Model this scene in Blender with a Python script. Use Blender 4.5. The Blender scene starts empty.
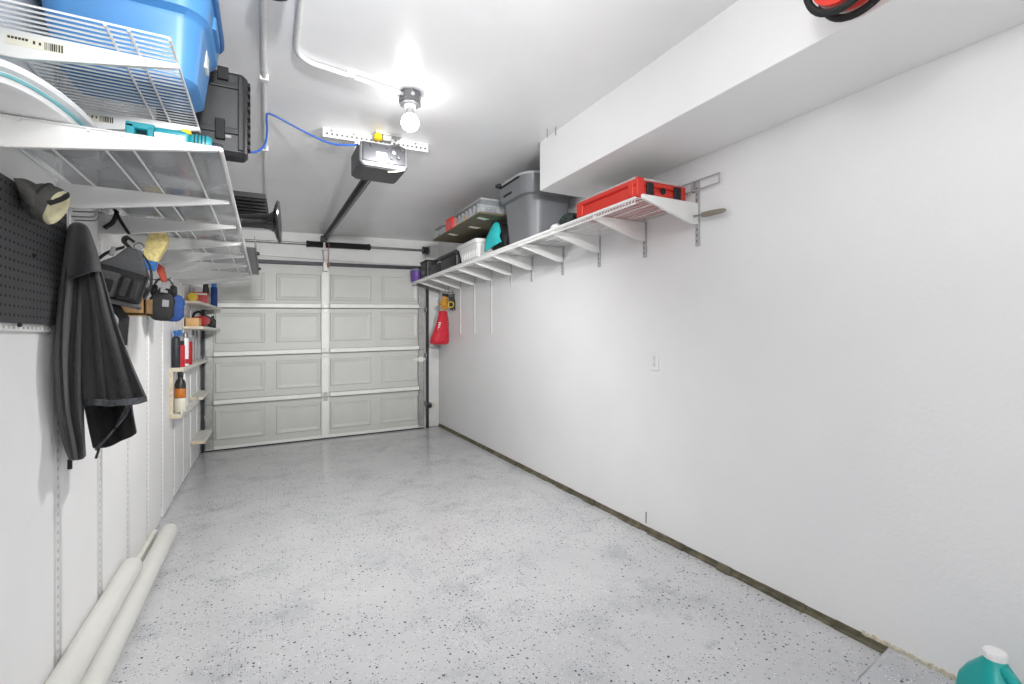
import bpy, bmesh, math, random
from mathutils import Vector, Matrix
random.seed(7)
scene = bpy.context.scene
COL = scene.collection
R = math.radians

# ------------------------------------------------------------------ camera numbers
TH, FPX, CAMH, HORIZON = R(26.8), 485.0, 1.25, 338.0
CT, ST = math.cos(TH), math.sin(TH)
def ray(u, v):
    a, b = (u-512)/FPX, -(v-HORIZON)/FPX
    return (a*CT+ST, CT-a*ST, b)
def PX(u, v, x):            # where the line of sight meets the plane X = x
    q = ray(u, v); t = x/q[0]
    return Vector((x, q[1]*t, CAMH+q[2]*t))
def PY(u, v, y):
    q = ray(u, v); t = y/q[1]
    return Vector((q[0]*t, y, CAMH+q[2]*t))
KT = 0.0235                 # the old slab, door and ceiling all run a little out of level
def floor_z(x): return KT*x-0.003
def ceil_z(x): return 2.515+0.025*x
WL, WR, YF, YB = -0.65, 2.107, 6.40, -1.7   # wall planes

# ------------------------------------------------------------------ materials
def lin(h):
    h = h.lstrip('#'); out = []
    for i in (0, 2, 4):
        c = int(h[i:i+2], 16)/255
        out.append(c/12.92 if c <= 0.04045 else ((c+0.055)/1.055)**2.4)
    return tuple(out)+(1.0,)
def mat(name, col, rough=0.5, metal=0.0, var=0.06, scale=30, bump=0.0, bscale=120, spec=0.5, alpha=None, trans=0.0, coat=0.0, sheen=0.0):
    m = bpy.data.materials.new(name); m.use_nodes = True
    nt = m.node_tree; b = nt.nodes['Principled BSDF']
    c = lin(col) if isinstance(col, str) else col
    tc = nt.nodes.new('ShaderNodeTexCoord')
    n = nt.nodes.new('ShaderNodeTexNoise'); n.inputs['Scale'].default_value = scale; n.inputs['Detail'].default_value = 4
    r = nt.nodes.new('ShaderNodeValToRGB')
    r.color_ramp.elements[0].position = 0.3; r.color_ramp.elements[1].position = 0.7
    r.color_ramp.elements[0].color = tuple(x*(1-var) for x in c[:3])+(1,)
    r.color_ramp.elements[1].color = tuple(min(1, x*(1+var)) for x in c[:3])+(1,)
    nt.links.new(tc.outputs['Object'], n.inputs['Vector']); nt.links.new(n.outputs['Fac'], r.inputs['Fac'])
    nt.links.new(r.outputs['Color'], b.inputs['Base Color'])
    b.inputs['Roughness'].default_value = rough; b.inputs['Metallic'].default_value = metal
    b.inputs['Specular IOR Level'].default_value = spec
    b.inputs['Transmission Weight'].default_value = trans
    b.inputs['Coat Weight'].default_value = coat
    b.inputs['Sheen Weight'].default_value = sheen
    if alpha is not None: b.inputs['Alpha'].default_value = alpha
    if bump:
        n2 = nt.nodes.new('ShaderNodeTexNoise'); n2.inputs['Scale'].default_value = bscale; n2.inputs['Detail'].default_value = 3
        bp = nt.nodes.new('ShaderNodeBump'); bp.inputs['Strength'].default_value = bump; bp.inputs['Distance'].default_value = 0.01
        nt.links.new(tc.outputs['Object'], n2.inputs['Vector'])
        nt.links.new(n2.outputs['Fac'], bp.inputs['Height']); nt.links.new(bp.outputs['Normal'], b.inputs['Normal'])
    return m
def emit_mat(name, col, s):
    m = bpy.data.materials.new(name); m.use_nodes = True
    nt = m.node_tree; nt.nodes.clear()
    e = nt.nodes.new('ShaderNodeEmission'); o = nt.nodes.new('ShaderNodeOutputMaterial')
    e.inputs['Color'].default_value = col; e.inputs['Strength'].default_value = s
    nt.links.new(e.outputs[0], o.inputs[0]); return m

M = {}
M['wall'] = mat('white_wall_paint', '#eeeeef', 0.45, var=0.015, scale=3, bump=0.12, bscale=60, spec=0.35)
M['panel'] = mat('white_panel_paint', '#f2f2f2', 0.42, var=0.02, scale=4, bump=0.05, bscale=40, spec=0.4)
M['ceil'] = mat('ceiling_gloss_paint', '#ececed', 0.32, var=0.02, scale=2.5, bump=0.22, bscale=7, spec=0.45)
M['soffit'] = mat('soffit_paint', '#f0f0f0', 0.5, var=0.012, scale=3, bump=0.06, bscale=50, spec=0.3)
M['header'] = mat('header_paint', '#dcdcda', 0.5, var=0.04, scale=6, bump=0.06, bscale=40)
M['door'] = mat('door_steel_paint', '#c3c4c0', 0.45, var=0.03, scale=5, bump=0.02, bscale=90)
M['strut'] = mat('door_strut_paint', '#e4e4e0', 0.4, var=0.04, scale=8)
M['galv'] = mat('galvanised_steel', '#a9aaa8', 0.42, metal=0.45, var=0.14, scale=22)
M['steel'] = mat('bare_steel', '#8c8d8e', 0.35, metal=0.7, var=0.12, scale=25)
M['darksteel'] = mat('dark_steel', '#33343a', 0.45, metal=0.3, var=0.2, scale=30)
M['black'] = mat('black_plastic', '#1d1e20', 0.42, var=0.15, scale=40)
M['blackmatte'] = mat('black_matte', '#1a1a1b', 0.75, var=0.2, scale=60, bump=0.15, bscale=200)
M['blackgloss'] = mat('black_gloss', '#1b1b1c', 0.22, var=0.1)
M['rubber'] = mat('rubber', '#2a2b2c', 0.8, var=0.15)
M['wire'] = mat('white_coated_wire', '#efefee', 0.35, var=0.02, scale=20)
M['bracket'] = mat('white_bracket_paint', '#eaeae8', 0.38, var=0.02, scale=10)
M['stdpaint'] = mat('white_standard_paint', '#e4e4e3', 0.42, var=0.03, scale=14)
M['stdgrey'] = mat('grey_standard', '#b9babb', 0.4, metal=0.25, var=0.06)
M['slot'] = mat('slot_dark', '#6e6f70', 0.8, var=0.1)
M['slotlight'] = mat('painted_slot', '#b4b4b3', 0.7, var=0.1)
M['liner'] = mat('clear_shelf_liner', '#c3c6c8', 0.10, var=0.10, scale=5, alpha=0.5, spec=0.6)
M['blue'] = mat('blue_tote_plastic', '#4a86c0', 0.38, var=0.03, scale=6)
M['bluelid'] = mat('blue_tote_lid', '#2f639c', 0.4, var=0.04, scale=6)
M['greytote'] = mat('grey_tote_plastic', '#6c6e71', 0.42, var=0.03, scale=7)
M['greylid'] = mat('grey_tote_rim', '#a2a4a6', 0.42, var=0.03)
M['red'] = mat('red_toolbox_plastic', '#d8382c', 0.4, var=0.05, scale=12)
M['redclear'] = mat('toolbox_lid_plastic', '#c7c2bf', 0.25, var=0.04)
M['redcloth'] = mat('red_nylon', '#c3142c', 0.6, var=0.18, scale=35, bump=0.3, bscale=60, sheen=0.2)
M['redpaint'] = mat('red_gloss', '#b51f2a', 0.35, var=0.08)
M['teal'] = mat('teal_plastic', '#12808c', 0.4, var=0.06)
M['tealjug'] = mat('teal_jug_plastic', '#0aa5a2', 0.36, var=0.04, scale=8)
M['tealcloth'] = mat('teal_cloth', '#2cb7ba', 0.8, var=0.1, bump=0.3, bscale=50)
M['white'] = mat('white_plastic', '#eeeeef', 0.35, var=0.015)
M['pvc'] = mat('white_pvc', '#dadad5', 0.33, var=0.02, scale=5)
M['whitebin'] = mat('white_bin_plastic', '#dcdedd', 0.45, var=0.03, bump=0.1, bscale=40)
M['clear'] = mat('clear_plastic', '#c9ced2', 0.15, var=0.03, alpha=0.26, spec=0.6)
M['fleece'] = mat('charcoal_fleece', '#2e2e30', 0.95, var=0.25, scale=150, bump=0.5, bscale=260, spec=0.15, sheen=0.35)
M['fleecedark'] = mat('dark_jacket_lining', '#1e1e20', 0.95, var=0.2, scale=120, bump=0.4, bscale=200, spec=0.1, sheen=0.2)
M['hem'] = mat('frayed_hem', '#55585c', 0.95, var=0.4, scale=90, bump=0.8, bscale=150)
M['nylon'] = mat('black_nylon', '#1a1a1b', 0.7, var=0.2, scale=80, bump=0.3, bscale=300)
M['greynylon'] = mat('grey_nylon', '#565759', 0.7, var=0.15, scale=80, bump=0.3, bscale=300)
M['midnylon'] = mat('dark_grey_nylon', '#303133', 0.7, var=0.15, scale=80, bump=0.3, bscale=300)
M['capgrey'] = mat('grey_cap_cloth', '#5d5c59', 0.9, var=0.12, scale=50, bump=0.3, bscale=200)
M['cream'] = mat('cream_cloth', '#d8d2ae', 0.85, var=0.12, scale=40)
M['bristle'] = mat('straw_bristle', '#ecd693', 0.8, var=0.25, scale=60, bump=0.6, bscale=120)
M['bluehandle'] = mat('blue_handle', '#2f74c4', 0.4, var=0.05)
M['bluecloth'] = mat('blue_pad_cloth', '#183e7c', 0.7, var=0.12, bump=0.2)
M['cable'] = mat('blue_cable', '#1c4a96', 0.4, var=0.05)
M['wood'] = mat('pale_wood', '#c99f6a', 0.6, var=0.2, scale=18)
M['ledge'] = mat('painted_ledge', '#e2e0d8', 0.5, var=0.05, scale=20)
M['ledgeend'] = mat('raw_ledge_end', '#d6c8ae', 0.7, var=0.2, scale=40)
M['brownboard'] = mat('brown_board', '#5a5440', 0.65, var=0.15, scale=14)
M['brown'] = mat('brown_bottle', '#2d2a22', 0.35, var=0.1)
M['orange'] = mat('orange_print', '#c9772a', 0.5, var=0.25, scale=60)
M['yellow'] = mat('yellow_plastic', '#e0bd25', 0.45, var=0.06)
M['gold'] = mat('tan_leather', '#c08a2a', 0.6, var=0.35, scale=60)
M['orangered'] = mat('orange_red_handle', '#b8452a', 0.5, var=0.08)
M['purple'] = mat('purple_plastic', '#6a4a9c', 0.45, var=0.06)
M['darkgreen'] = mat('dark_green_fleece', '#2a3431', 0.9, var=0.4, scale=60, bump=0.5, bscale=120)
M['sill'] = mat('stained_sill', '#6b6654', 0.85, var=0.45, scale=16, bump=0.5, bscale=40)
M['chip'] = mat('broken_plaster', '#cfc8b4', 0.9, var=0.2, scale=60, bump=0.6, bscale=80)
M['label'] = mat('label_paper', '#e6e3d2', 0.7, var=0.02)
M['ink'] = mat('label_ink', '#3b3a36', 0.8, var=0.1)
M['silver'] = mat('opener_silver', '#2f3034', 0.3, metal=0.5, var=0.1, scale=14)
M['openerdark'] = mat('opener_dark', '#4b4c4e', 0.5, var=0.1)
M['greylabel'] = mat('grey_label', '#8b8c8e', 0.6, var=0.05)
M['conduit'] = mat('painted_conduit', '#e1e1e0', 0.4, var=0.03)
M['greyangle'] = mat('angle_paint', '#c4c4c3', 0.45, var=0.06, scale=20)
M['greystrip'] = mat('greyed_standard', '#cdcdcc', 0.5, var=0.03)
M['boxgrey'] = mat('grey_junction_box', '#606164', 0.42, metal=0.3, var=0.12)
M['redcord'] = mat('red_cord', '#a8635c', 0.7)
M['sponge'] = mat('tan_strap', '#b08c4c', 0.8, var=0.2)
M['darkhole'] = mat('peg_hole', '#111112', 0.9, var=0.1)
M['pegboard'] = mat('dark_pegboard', '#3f4042', 0.6, var=0.12, scale=12)
M['bulb'] = emit_mat('lit_bulb', (1, 0.985, 0.96, 1), 31)

def floor_material():
    m = bpy.data.materials.new('speckled_epoxy'); m.use_nodes = True
    nt = m.node_tree; b = nt.nodes['Principled BSDF']; N = nt.nodes.new; L = nt.links.new
    tc = N('ShaderNodeTexCoord')
    def math_(op, a, c=None):
        n = N('ShaderNodeMath'); n.operation = op
        for i, x in enumerate((a, c)):
            if x is None: continue
            if isinstance(x, (int, float)): n.inputs[i].default_value = x
            else: L(x, n.inputs[i])
        return n.outputs[0]
    def mix(f, a, c):
        n = N('ShaderNodeMix'); n.data_type = 'RGBA'
        L(f, n.inputs[0])
        for i, x in ((6, a), (7, c)):
            if isinstance(x, tuple): n.inputs[i].default_value = x
            else: L(x, n.inputs[i])
        return n.outputs[2]
    def noise(s, det=4, rough=0.5):
        n = N('ShaderNodeTexNoise'); n.inputs['Scale'].default_value = s; n.inputs['Detail'].default_value = det
        n.inputs['Roughness'].default_value = rough
        L(tc.outputs['Object'], n.inputs['Vector']); return n.outputs['Fac']
    def ramp(f, p0, p1):
        n = N('ShaderNodeMapRange'); n.inputs[1].default_value = p0; n.inputs[2].default_value = p1
        L(f, n.inputs[0]); return n.outputs[0]
    def flakes(scale, keep, rmin, rmax, dens):
        # distort the coordinates so that the chips are irregular
        nz = N('ShaderNodeTexNoise'); nz.inputs['Scale'].default_value = scale*2.2; L(tc.outputs['Object'], nz.inputs['Vector'])
        mx = N('ShaderNodeVectorMath'); mx.operation = 'SCALE'; L(nz.outputs['Color'], mx.inputs[0]); mx.inputs['Scale'].default_value = 0.5/scale
        ad = N('ShaderNodeVectorMath'); ad.operation = 'ADD'; L(tc.outputs['Object'], ad.inputs[0]); L(mx.outputs[0], ad.inputs[1])
        v = N('ShaderNodeTexVoronoi'); v.voronoi_dimensions = '2D'; v.inputs['Scale'].default_value = scale; L(ad.outputs[0], v.inputs['Vector'])
        sep = N('ShaderNodeSeparateColor'); L(v.outputs['Color'], sep.inputs[0])
        thr = math_('ADD', math_('MULTIPLY', sep.outputs[1], rmax-rmin), rmin)
        inside = math_('LESS_THAN', v.outputs['Distance'], thr)
        kk = math_('MULTIPLY', dens, keep)
        return math_('MULTIPLY', inside, math_('LESS_THAN', sep.outputs[0], kk)), sep.outputs[2]
    dens = math_('ADD', math_('MULTIPLY', ramp(noise(1.6, 3), 0.3, 0.72), 1.1), 0.3)
    f1, r1 = flakes(48, 0.20, 0.09, 0.25, dens)
    f2, r2 = flakes(95, 0.22, 0.12, 0.32, dens)
    f3, r3 = flakes(120, 0.12, 0.15, 0.3, dens)
    base = mix(ramp(noise(2.3, 5), 0.3, 0.75), lin('#bfc0c3'), lin('#cbccce'))
    worn = math_('MULTIPLY', ramp(noise(3.2, 7, 0.62), 0.52, 0.70), 0.7)
    base = mix(worn, base, lin('#a9abb0'))
    fine = math_('MULTIPLY', ramp(noise(9, 8, 0.75), 0.58, 0.72), 0.7)
    base = mix(fine, base, lin('#8f9196'))
    dark = mix(r1, lin('#3a3b42'), lin('#74767d'))
    dark2 = mix(r2, lin('#63646b'), lin('#96989d'))
    c = mix(f2, base, dark2)
    c = mix(f3, c, lin('#e8e8e6'))
    c = mix(f1, c, dark)
    L(c, b.inputs['Base Color'])
    rg = math_('ADD', math_('MULTIPLY', noise(6, 4), 0.12), 0.13)
    L(rg, b.inputs['Roughness'])
    b.inputs['Specular IOR Level'].default_value = 0.45
    bp = N('ShaderNodeBump'); bp.inputs['Strength'].default_value = 0.06; bp.inputs['Distance'].default_value = 0.01
    L(noise(14, 5), bp.inputs['Height']); L(bp.outputs['Normal'], b.inputs['Normal'])
    return m
M['floor'] = floor_material()

# ------------------------------------------------------------------ building helpers
WORLD = {}
def tag(o, label=None, cat=None, group=None, kind=None):
    if label: o['label'] = label
    if cat: o['category'] = cat
    if group: o['group'] = group
    if kind: o['kind'] = kind
    return o
def thing(name, label, cat, loc, group=None):
    o = bpy.data.objects.new(name, None); COL.objects.link(o)
    o.location = loc; o.empty_display_size = 0.05
    WORLD[o] = Vector(loc)
    return tag(o, label, cat, group)
class MB:
    """Collects shapes in room coordinates; build() links them as one mesh object."""
    def __init__(s): s.v = []; s.f = []
    def add(s, vs, fs, mtx=None):
        k = len(s.v)
        s.v += [(mtx @ Vector(p)) if mtx else Vector(p) for p in vs]
        s.f += [tuple(i+k for i in f) for f in fs]
        return s
    def box(s, a, b, mtx=None):
        (x0, y0, z0), (x1, y1, z1) = a, b
        x0, x1 = sorted((x0, x1)); y0, y1 = sorted((y0, y1)); z0, z1 = sorted((z0, z1))
        return s.add([(x0,y0,z0),(x1,y0,z0),(x1,y1,z0),(x0,y1,z0),(x0,y0,z1),(x1,y0,z1),(x1,y1,z1),(x0,y1,z1)],
                     [(0,3,2,1),(4,5,6,7),(0,1,5,4),(1,2,6,5),(2,3,7,6),(3,0,4,7)], mtx)
    def loops(s, rings, closed=True, caps=True, mtx=None):
        """skin a list of equal-length rings"""
        n = len(rings[0]); vs = [p for r in rings for p in r]; fs = []
        for i in range(len(rings)-1):
            for j in range(n if closed else n-1):
                a, b = i*n+j, i*n+(j+1) % n
                fs.append((a, b, b+n, a+n))
        if caps and closed:
            fs.append(tuple(reversed(range(n)))); fs.append(tuple(range((len(rings)-1)*n, len(rings)*n)))
        return s.add(vs, fs, mtx)
    def tube(s, path, r, n=8, mtx=None, taper=None, caps=True):
        path = [Vector(p) for p in path]; rings = []
        up = None
        for i, p in enumerate(path):
            t = (path[min(i+1, len(path)-1)]-path[max(i-1, 0)]).normalized()
            if up is None:
                up = Vector((0, 0, 1)) if abs(t.z) < 0.9 else Vector((1, 0, 0))
            e1 = t.cross(up).normalized(); e2 = e1.cross(t).normalized(); up = e2
            rr = r if taper is None else r*taper[i]
            rings.append([p+(e1*math.cos(2*math.pi*k/n)+e2*math.sin(2*math.pi*k/n))*rr for k in range(n)])
        return s.loops(rings, True, caps, mtx)
    def lathe(s, prof, c, axis=(0, 0, 1), n=24, caps=True):
        """profile of (radius, height) round an axis through c"""
        ax = Vector(axis).normalized(); e1 = ax.orthogonal().normalized(); e2 = ax.cross(e1); c = Vector(c)
        return s.loops([[c+ax*h+(e1*math.cos(2*math.pi*k/n)+e2*math.sin(2*math.pi*k/n))*max(r, 1e-4) for k in range(n)] for r, h in prof], True, caps)
    def prism(s, poly, d, mtx=None):
        """polygon (list of 3-D points) pushed along vector d"""
        d = Vector(d); n = len(poly); poly = [Vector(p) for p in poly]
        return s.loops([poly, [p+d for p in poly]], True, True, mtx)
    def strap(s, path, w, t, side=(0, 0, 1)):
        """a flat band along a path; w across 'side', t thick"""
        path = [Vector(p) for p in path]; side = Vector(side).normalized(); rings = []
        for i, p in enumerate(path):
            tt = (path[min(i+1, len(path)-1)]-path[max(i-1, 0)]).normalized()
            sd = (side-tt*side.dot(tt)).normalized(); nn = tt.cross(sd)
            rings.append([p+sd*w/2+nn*t/2, p-sd*w/2+nn*t/2, p-sd*w/2-nn*t/2, p+sd*w/2-nn*t/2])
        return s.loops(rings)
    def rrect(s, levels, n=5, caps=True):
        """stack of rounded rectangles: (x0,x1,y0,y1,z,r)"""
        rings = []
        for (x0, x1, y0, y1, z, r) in levels:
            ring = []
            for cx, cy, a0 in ((x1-r, y1-r, 0), (x0+r, y1-r, 90), (x0+r, y0+r, 180), (x1-r, y0+r, 270)):
                for k in range(n+1):
                    a = R(a0+90*k/n); ring.append((cx+r*math.cos(a), cy+r*math.sin(a), z))
            rings.append(ring)
        return s.loops(rings, True, caps)
    def sheet(s, cols, us=8, vs=10):
        """smooth surface through a grid of control columns"""
        def cr(p, t):
            n = len(p)-1; x = t*n; i = min(int(x), n-1); f = x-i
            a, b, c, d = p[max(i-1, 0)], p[i], p[i+1], p[min(i+2, n)]
            return 0.5*((2*b)+(c-a)*f+(2*a-5*b+4*c-d)*f*f+(3*b-a-3*c+d)*f**3)
        cols = [[Vector(p) for p in c] for c in cols]
        dense = [[cr(c, j/vs) for j in range(vs+1)] for c in cols]
        grid = []
        for i in range(us+1):
            grid.append([cr([d[j] for d in dense], i/us) for j in range(vs+1)])
        return s.loops(grid, closed=False, caps=False)
    def build(s, name, m, parent=None, origin=None, bevel=0, smooth=True, shear=0.0, solid=0, sub=0, segs=2, angle=38):
        base = Vector(origin) if origin is not None else (WORLD[parent] if parent else Vector((0, 0, 0)))
        if shear: s.v = [Vector((p.x, p.y, p.z+shear*p.x)) for p in s.v]
        me = bpy.data.meshes.new(name)
        me.from_pydata([tuple(p-base) for p in s.v], [], s.f); me.update()
        bm = bmesh.new(); bm.from_mesh(me); bmesh.ops.recalc_face_normals(bm, faces=bm.faces); bm.to_mesh(me); bm.free()
        if smooth:
            me.polygons.foreach_set('use_smooth', [True]*len(me.polygons)); me.set_sharp_from_angle(angle=R(angle))
        me.materials.append(M[m] if isinstance(m, str) else m)
        o = bpy.data.objects.new(name, me); COL.objects.link(o)
        if parent:
            o.parent = parent; o.location = base-WORLD[parent]
        else:
            o.location = base
        WORLD[o] = base
        if solid:
            d = o.modifiers.new('solid', 'SOLIDIFY'); d.thickness = solid; d.offset = 0
        if sub:
            d = o.modifiers.new('sub', 'SUBSURF'); d.levels = sub; d.render_levels = sub
        if bevel:
            d = o.modifiers.new('bevel', 'BEVEL'); d.width = bevel; d.segments = segs; d.limit_method = 'ANGLE'; d.angle_limit = R(40)
        return o
def boxed(name, m, a, b, parent=None, bevel=0.003, **k):
    return MB().box(a, b).build(name, m, parent, bevel=bevel, **k)
def structure(o): o['kind'] = 'structure'; return o
def about(p, rx=0, ry=0, rz=0):
    return Matrix.Translation(p) @ Matrix.Rotation(rz, 4, 'Z') @ Matrix.Rotation(ry, 4, 'Y') @ Matrix.Rotation(rx, 4, 'X')
def arc(c, e1, e2, r, a0, a1, n=8):
    c, e1, e2 = Vector(c), Vector(e1), Vector(e2)
    return [c+(e1*math.cos(R(a0+(a1-a0)*i/n))+e2*math.sin(R(a0+(a1-a0)*i/n)))*r for i in range(n+1)]
def spline(pts, n=8):
    pts = [Vector(p) for p in pts]; out = []
    for i in range(len(pts)-1):
        a, b, c, d = pts[max(i-1, 0)], pts[i], pts[i+1], pts[min(i+2, len(pts)-1)]
        for k in range(n):
            f = k/n
            out.append(0.5*((2*b)+(c-a)*f+(2*a-5*b+4*c-d)*f*f+(3*b-a-3*c+d)*f**3))
    return out+[pts[-1]]

# ================================================================== the room
def slab(name, m, x0, x1, y0, y1, zf, thick, n=1):
    b = MB(); b.loops([[(x0, y0, zf(x0)), (x1, y0, zf(x1)), (x1, y0, zf(x1)+thick), (x0, y0, zf(x0)+thick)],
                       [(x0, y1, zf(x0)), (x1, y1, zf(x1)), (x1, y1, zf(x1)+thick), (x0, y1, zf(x0)+thick)]])
    return structure(b.build(name, m, smooth=False))
slab('floor', 'floor', WL-0.12, WR+0.12, YB-0.1, YF+0.3, floor_z, -0.1)
slab('ceiling', 'ceil', WL-0.12, WR+0.12, YB-0.1, YF+0.2, ceil_z, 0.1)

# left wall: raised sheets between recessed strips that carry the shelf standards
STD_L = [1.76, 2.24, 2.72, 3.20, 3.66, 4.12, 4.60, 5.06, 5.52, 5.98]
b = MB().box((WL-0.10, YB, -0.06), (WL-0.018, YF, 2.56))
edges = [YB]+[e for y in STD_L for e in (y-0.055, y+0.02)]+[YF]
for i in range(0, len(edges), 2):
    lift = random.uniform(0.0, 0.02)
    b.box((WL-0.03, edges[i], floor_z(WL)+0.012+lift), (WL, edges[i+1], 2.54))
structure(b.build('wall_left', 'panel', bevel=0.003))

b = MB().box((WR, YB, floor_z(WR)+0.034), (WR+0.1, YF, 2.60))
structure(b.build('wall_right', 'wall', smooth=False))
# stained sill and slab edge that shows under the right wall
b = MB()
rr = random.Random(3); y = 1.0; prof = []
while y < YF:
    y2 = min(YF, y+rr.uniform(0.05, 0.16)); d = rr.uniform(-0.007, 0.007); h = rr.uniform(-0.004, 0.006)
    b.box((WR-0.004+d, y, floor_z(WR)-0.02), (WR+0.07, y2, floor_z(WR)+0.036))
    b.box((WR-0.016+d, y, floor_z(WR)-0.02), (WR+0.02, y2, floor_z(WR)+0.014+h))
    y = y2
structure(b.build('baseboard_right', 'sill', bevel=0.003))

b = MB()
zt = 2.15
DX0, DX1 = -0.62, 1.89
b.box((WL-0.1, YF, 2.15), (WR+0.1, YF+0.12, 2.62))
b.box((DX1, YF, -0.05), (WR+0.1, YF+0.12, 2.2))
b.box((WL-0.1, YF, -0.05), (DX0, YF+0.12, 2.2))
structure(b.build('wall_far', 'header', smooth=False))
structure(MB().box((WL-0.1, YB-0.12, -0.06), (WR+0.1, YB, 2.62)).build('wall_back', 'wall', smooth=False))
# header board with an open seam above the door, and the right jamb board
b = MB().box((WL, YF-0.022, 2.215), (WR, YF, 2.50)).box((WL, YF-0.03, 2.13), (WR, YF, 2.205))
structure(b.build('trim_1', 'header', bevel=0.003))
b = MB().box((1.955, YF-0.02, 0.10), (2.095, YF, 2.13)).box((1.93, YF-0.035, 0.05), (2.1, YF, 0.10))
structure(b.build('trim_2', 'header', bevel=0.003))

# boxed-in soffit along the right wall
SX, SY, SZ = 1.627, 2.81, 2.232
b = MB().box((SX, YB, SZ), (WR, SY, 2.575))
o = structure(b.build('soffit', 'soffit', bevel=0.004))
tag(o, 'white boxed-in soffit running under the ceiling along the plain white wall', 'soffit')
# speckled low step in the near right corner, broken plaster above it
b = MB()
b.loops([[(1.80, 0.99, floor_z(1.8)-0.02), (WR, 1.0, floor_z(WR)-0.02), (WR, 1.0, floor_z(WR)+0.034), (1.99, 0.985, floor_z(2)+0.028), (1.83, 0.97, floor_z(1.8)+0.002)],
         [(1.80, YB, floor_z(1.8)-0.02), (WR, YB, floor_z(WR)-0.02), (WR, YB, floor_z(WR)+0.034), (1.99, YB, floor_z(2)+0.028), (1.83, YB, floor_z(1.8)+0.002)]])
structure(b.build('trim_3', 'floor', bevel=0.006))
b = MB(); rr = random.Random(9)
for i in range(26):
    yy = 1.09-i*0.012; h = rr.uniform(0.004, 0.013)
    b.box((WR-rr.uniform(0.004, 0.012), yy-0.014, floor_z(WR)+0.032), (WR+0.01, yy, floor_z(WR)+0.038+h))
structure(b.build('trim_4', 'chip', bevel=0.002))

# ------------------------------------------------------------------ garage door
door = bpy.data.objects.new('door_1', None); COL.objects.link(door); door.location = (0, YF, 0); WORLD[door] = Vector((0, YF, 0))
tag(door, 'closed white sectional garage door with four rows of pressed panels', 'garage door', None, 'structure')
YD = 6.35
ZS = [0.012, 0.516, 1.052, 1.598, 2.125]
PXS = [(-0.520, -0.02), (0.095, 0.588), (0.694, 1.190), (1.310, 1.798)]
PZS = [(0.112, 0.452), (0.642, 0.982), (1.195, 1.545), (1.692, 2.01)]
for i in range(4):
    z0, z1 = ZS[i], ZS[i+1]
    b = MB().box((DX0+0.01, YD, z0), (DX1-0.01, YD+0.045, z1-0.004))
    for x0, x1 in PXS:
        pz0, pz1 = PZS[i]
        rings = []
        for ins, dep in ((0, 0), (0.010, -0.010), (0.020, -0.010), (0.05, -0.003), (0.058, -0.003)):
            rings.append([(x0+ins, YD+dep, pz0+ins), (x1-ins, YD+dep, pz0+ins), (x1-ins, YD+dep, pz1-ins), (x0+ins, YD+dep, pz1-ins)])
        b.loops(rings)
    b.build('panel_section', 'door', door, shear=KT, bevel=0.002, smooth=False)
for i in (1, 2, 3):
    z = ZS[i]
    for x0, x1 in ((-0.53, 0.585), (0.688, 1.80)):
        b = MB().box((x0, YD-0.058, z), (x1, YD, z+0.008)).box((x0, YD-0.058, z), (x1, YD-0.052, z+0.056)).box((x0, YD-0.058, z+0.05), (x1, YD, z+0.056))
        b.build('strut', 'strut', door, shear=KT, bevel=0.002)
for x0, x1 in ((-0.612, -0.532), (0.594, 0.682), (1.802, 1.880)):
    b = MB()
    for i in range(4):
        b.box((x0, YD-0.012, ZS[i]+0.003), (x1, YD, ZS[i+1]-0.006))
        b.box((x0, YD-0.028, ZS[i]+0.003), (x0+0.006, YD, ZS[i+1]-0.006)); b.box((x1-0.006, YD-0.028, ZS[i]+0.003), (x1, YD, ZS[i+1]-0.006))
    b.build('stile', 'galv' if x0 != 0.594 else 'strut', door, shear=KT, bevel=0.001)
    for i in (1, 2, 3):
        xc = (x0+x1)/2; h = MB().box((xc-0.025, YD-0.032, ZS[i]-0.05), (xc+0.025, YD-0.028, ZS[i]+0.055))
        h.tube([(xc-0.03, YD-0.036, ZS[i]), (xc+0.03, YD-0.036, ZS[i])], 0.007)
        for dz in (-0.038, 0.04):
            h.lathe([(0.006, 0), (0.006, 0.006)], (xc, YD-0.03, ZS[i]+dz), (0, -1, 0), 8)
        h.build('hinge', 'galv', door, shear=KT)
for xc in (-0.572, 1.842):   # bottom corner plates
    h = MB().box((xc-0.035, YD-0.034, 0.03), (xc+0.035, YD-0.03, 0.13))
    for dx in (-0.018, 0.018):
        for dz in (0.05, 0.10): h.lathe([(0.006, 0), (0.006, 0.006)], (xc+dx, YD-0.033, dz), (0, -1, 0), 8)
    h.build('corner_plate', 'galv', door, shear=KT)
MB().box((DX0+0.01, YD-0.02, 0.012), (DX1-0.01, YD+0.04, 0.045)).build('bottom_rail', 'strut', door, shear=KT, bevel=0.002)
MB().box((DX0+0.01, YD-0.008, -0.004), (DX1-0.01, YD+0.045, 0.012)).build('bottom_seal', 'rubber', door, shear=KT)
MB().box((DX0, YD-0.04, 2.118), (DX1, YD+0.045, 2.16)).build('top_seal', 'darksteel', door, shear=KT, bevel=0.004)
h = MB().box((1.76, YD-0.03, 0.905), (1.90, YD-0.022, 0.94)).box((1.80, YD-0.036, 0.89), (1.86, YD-0.022, 0.955))
h.tube([(1.73, YD-0.03, 0.925), (1.92, YD-0.03, 0.925)], 0.008)
tag(h.build('slide_bolt', 'strut', door, shear=KT), 'slide bolt lock at the right edge')

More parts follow.
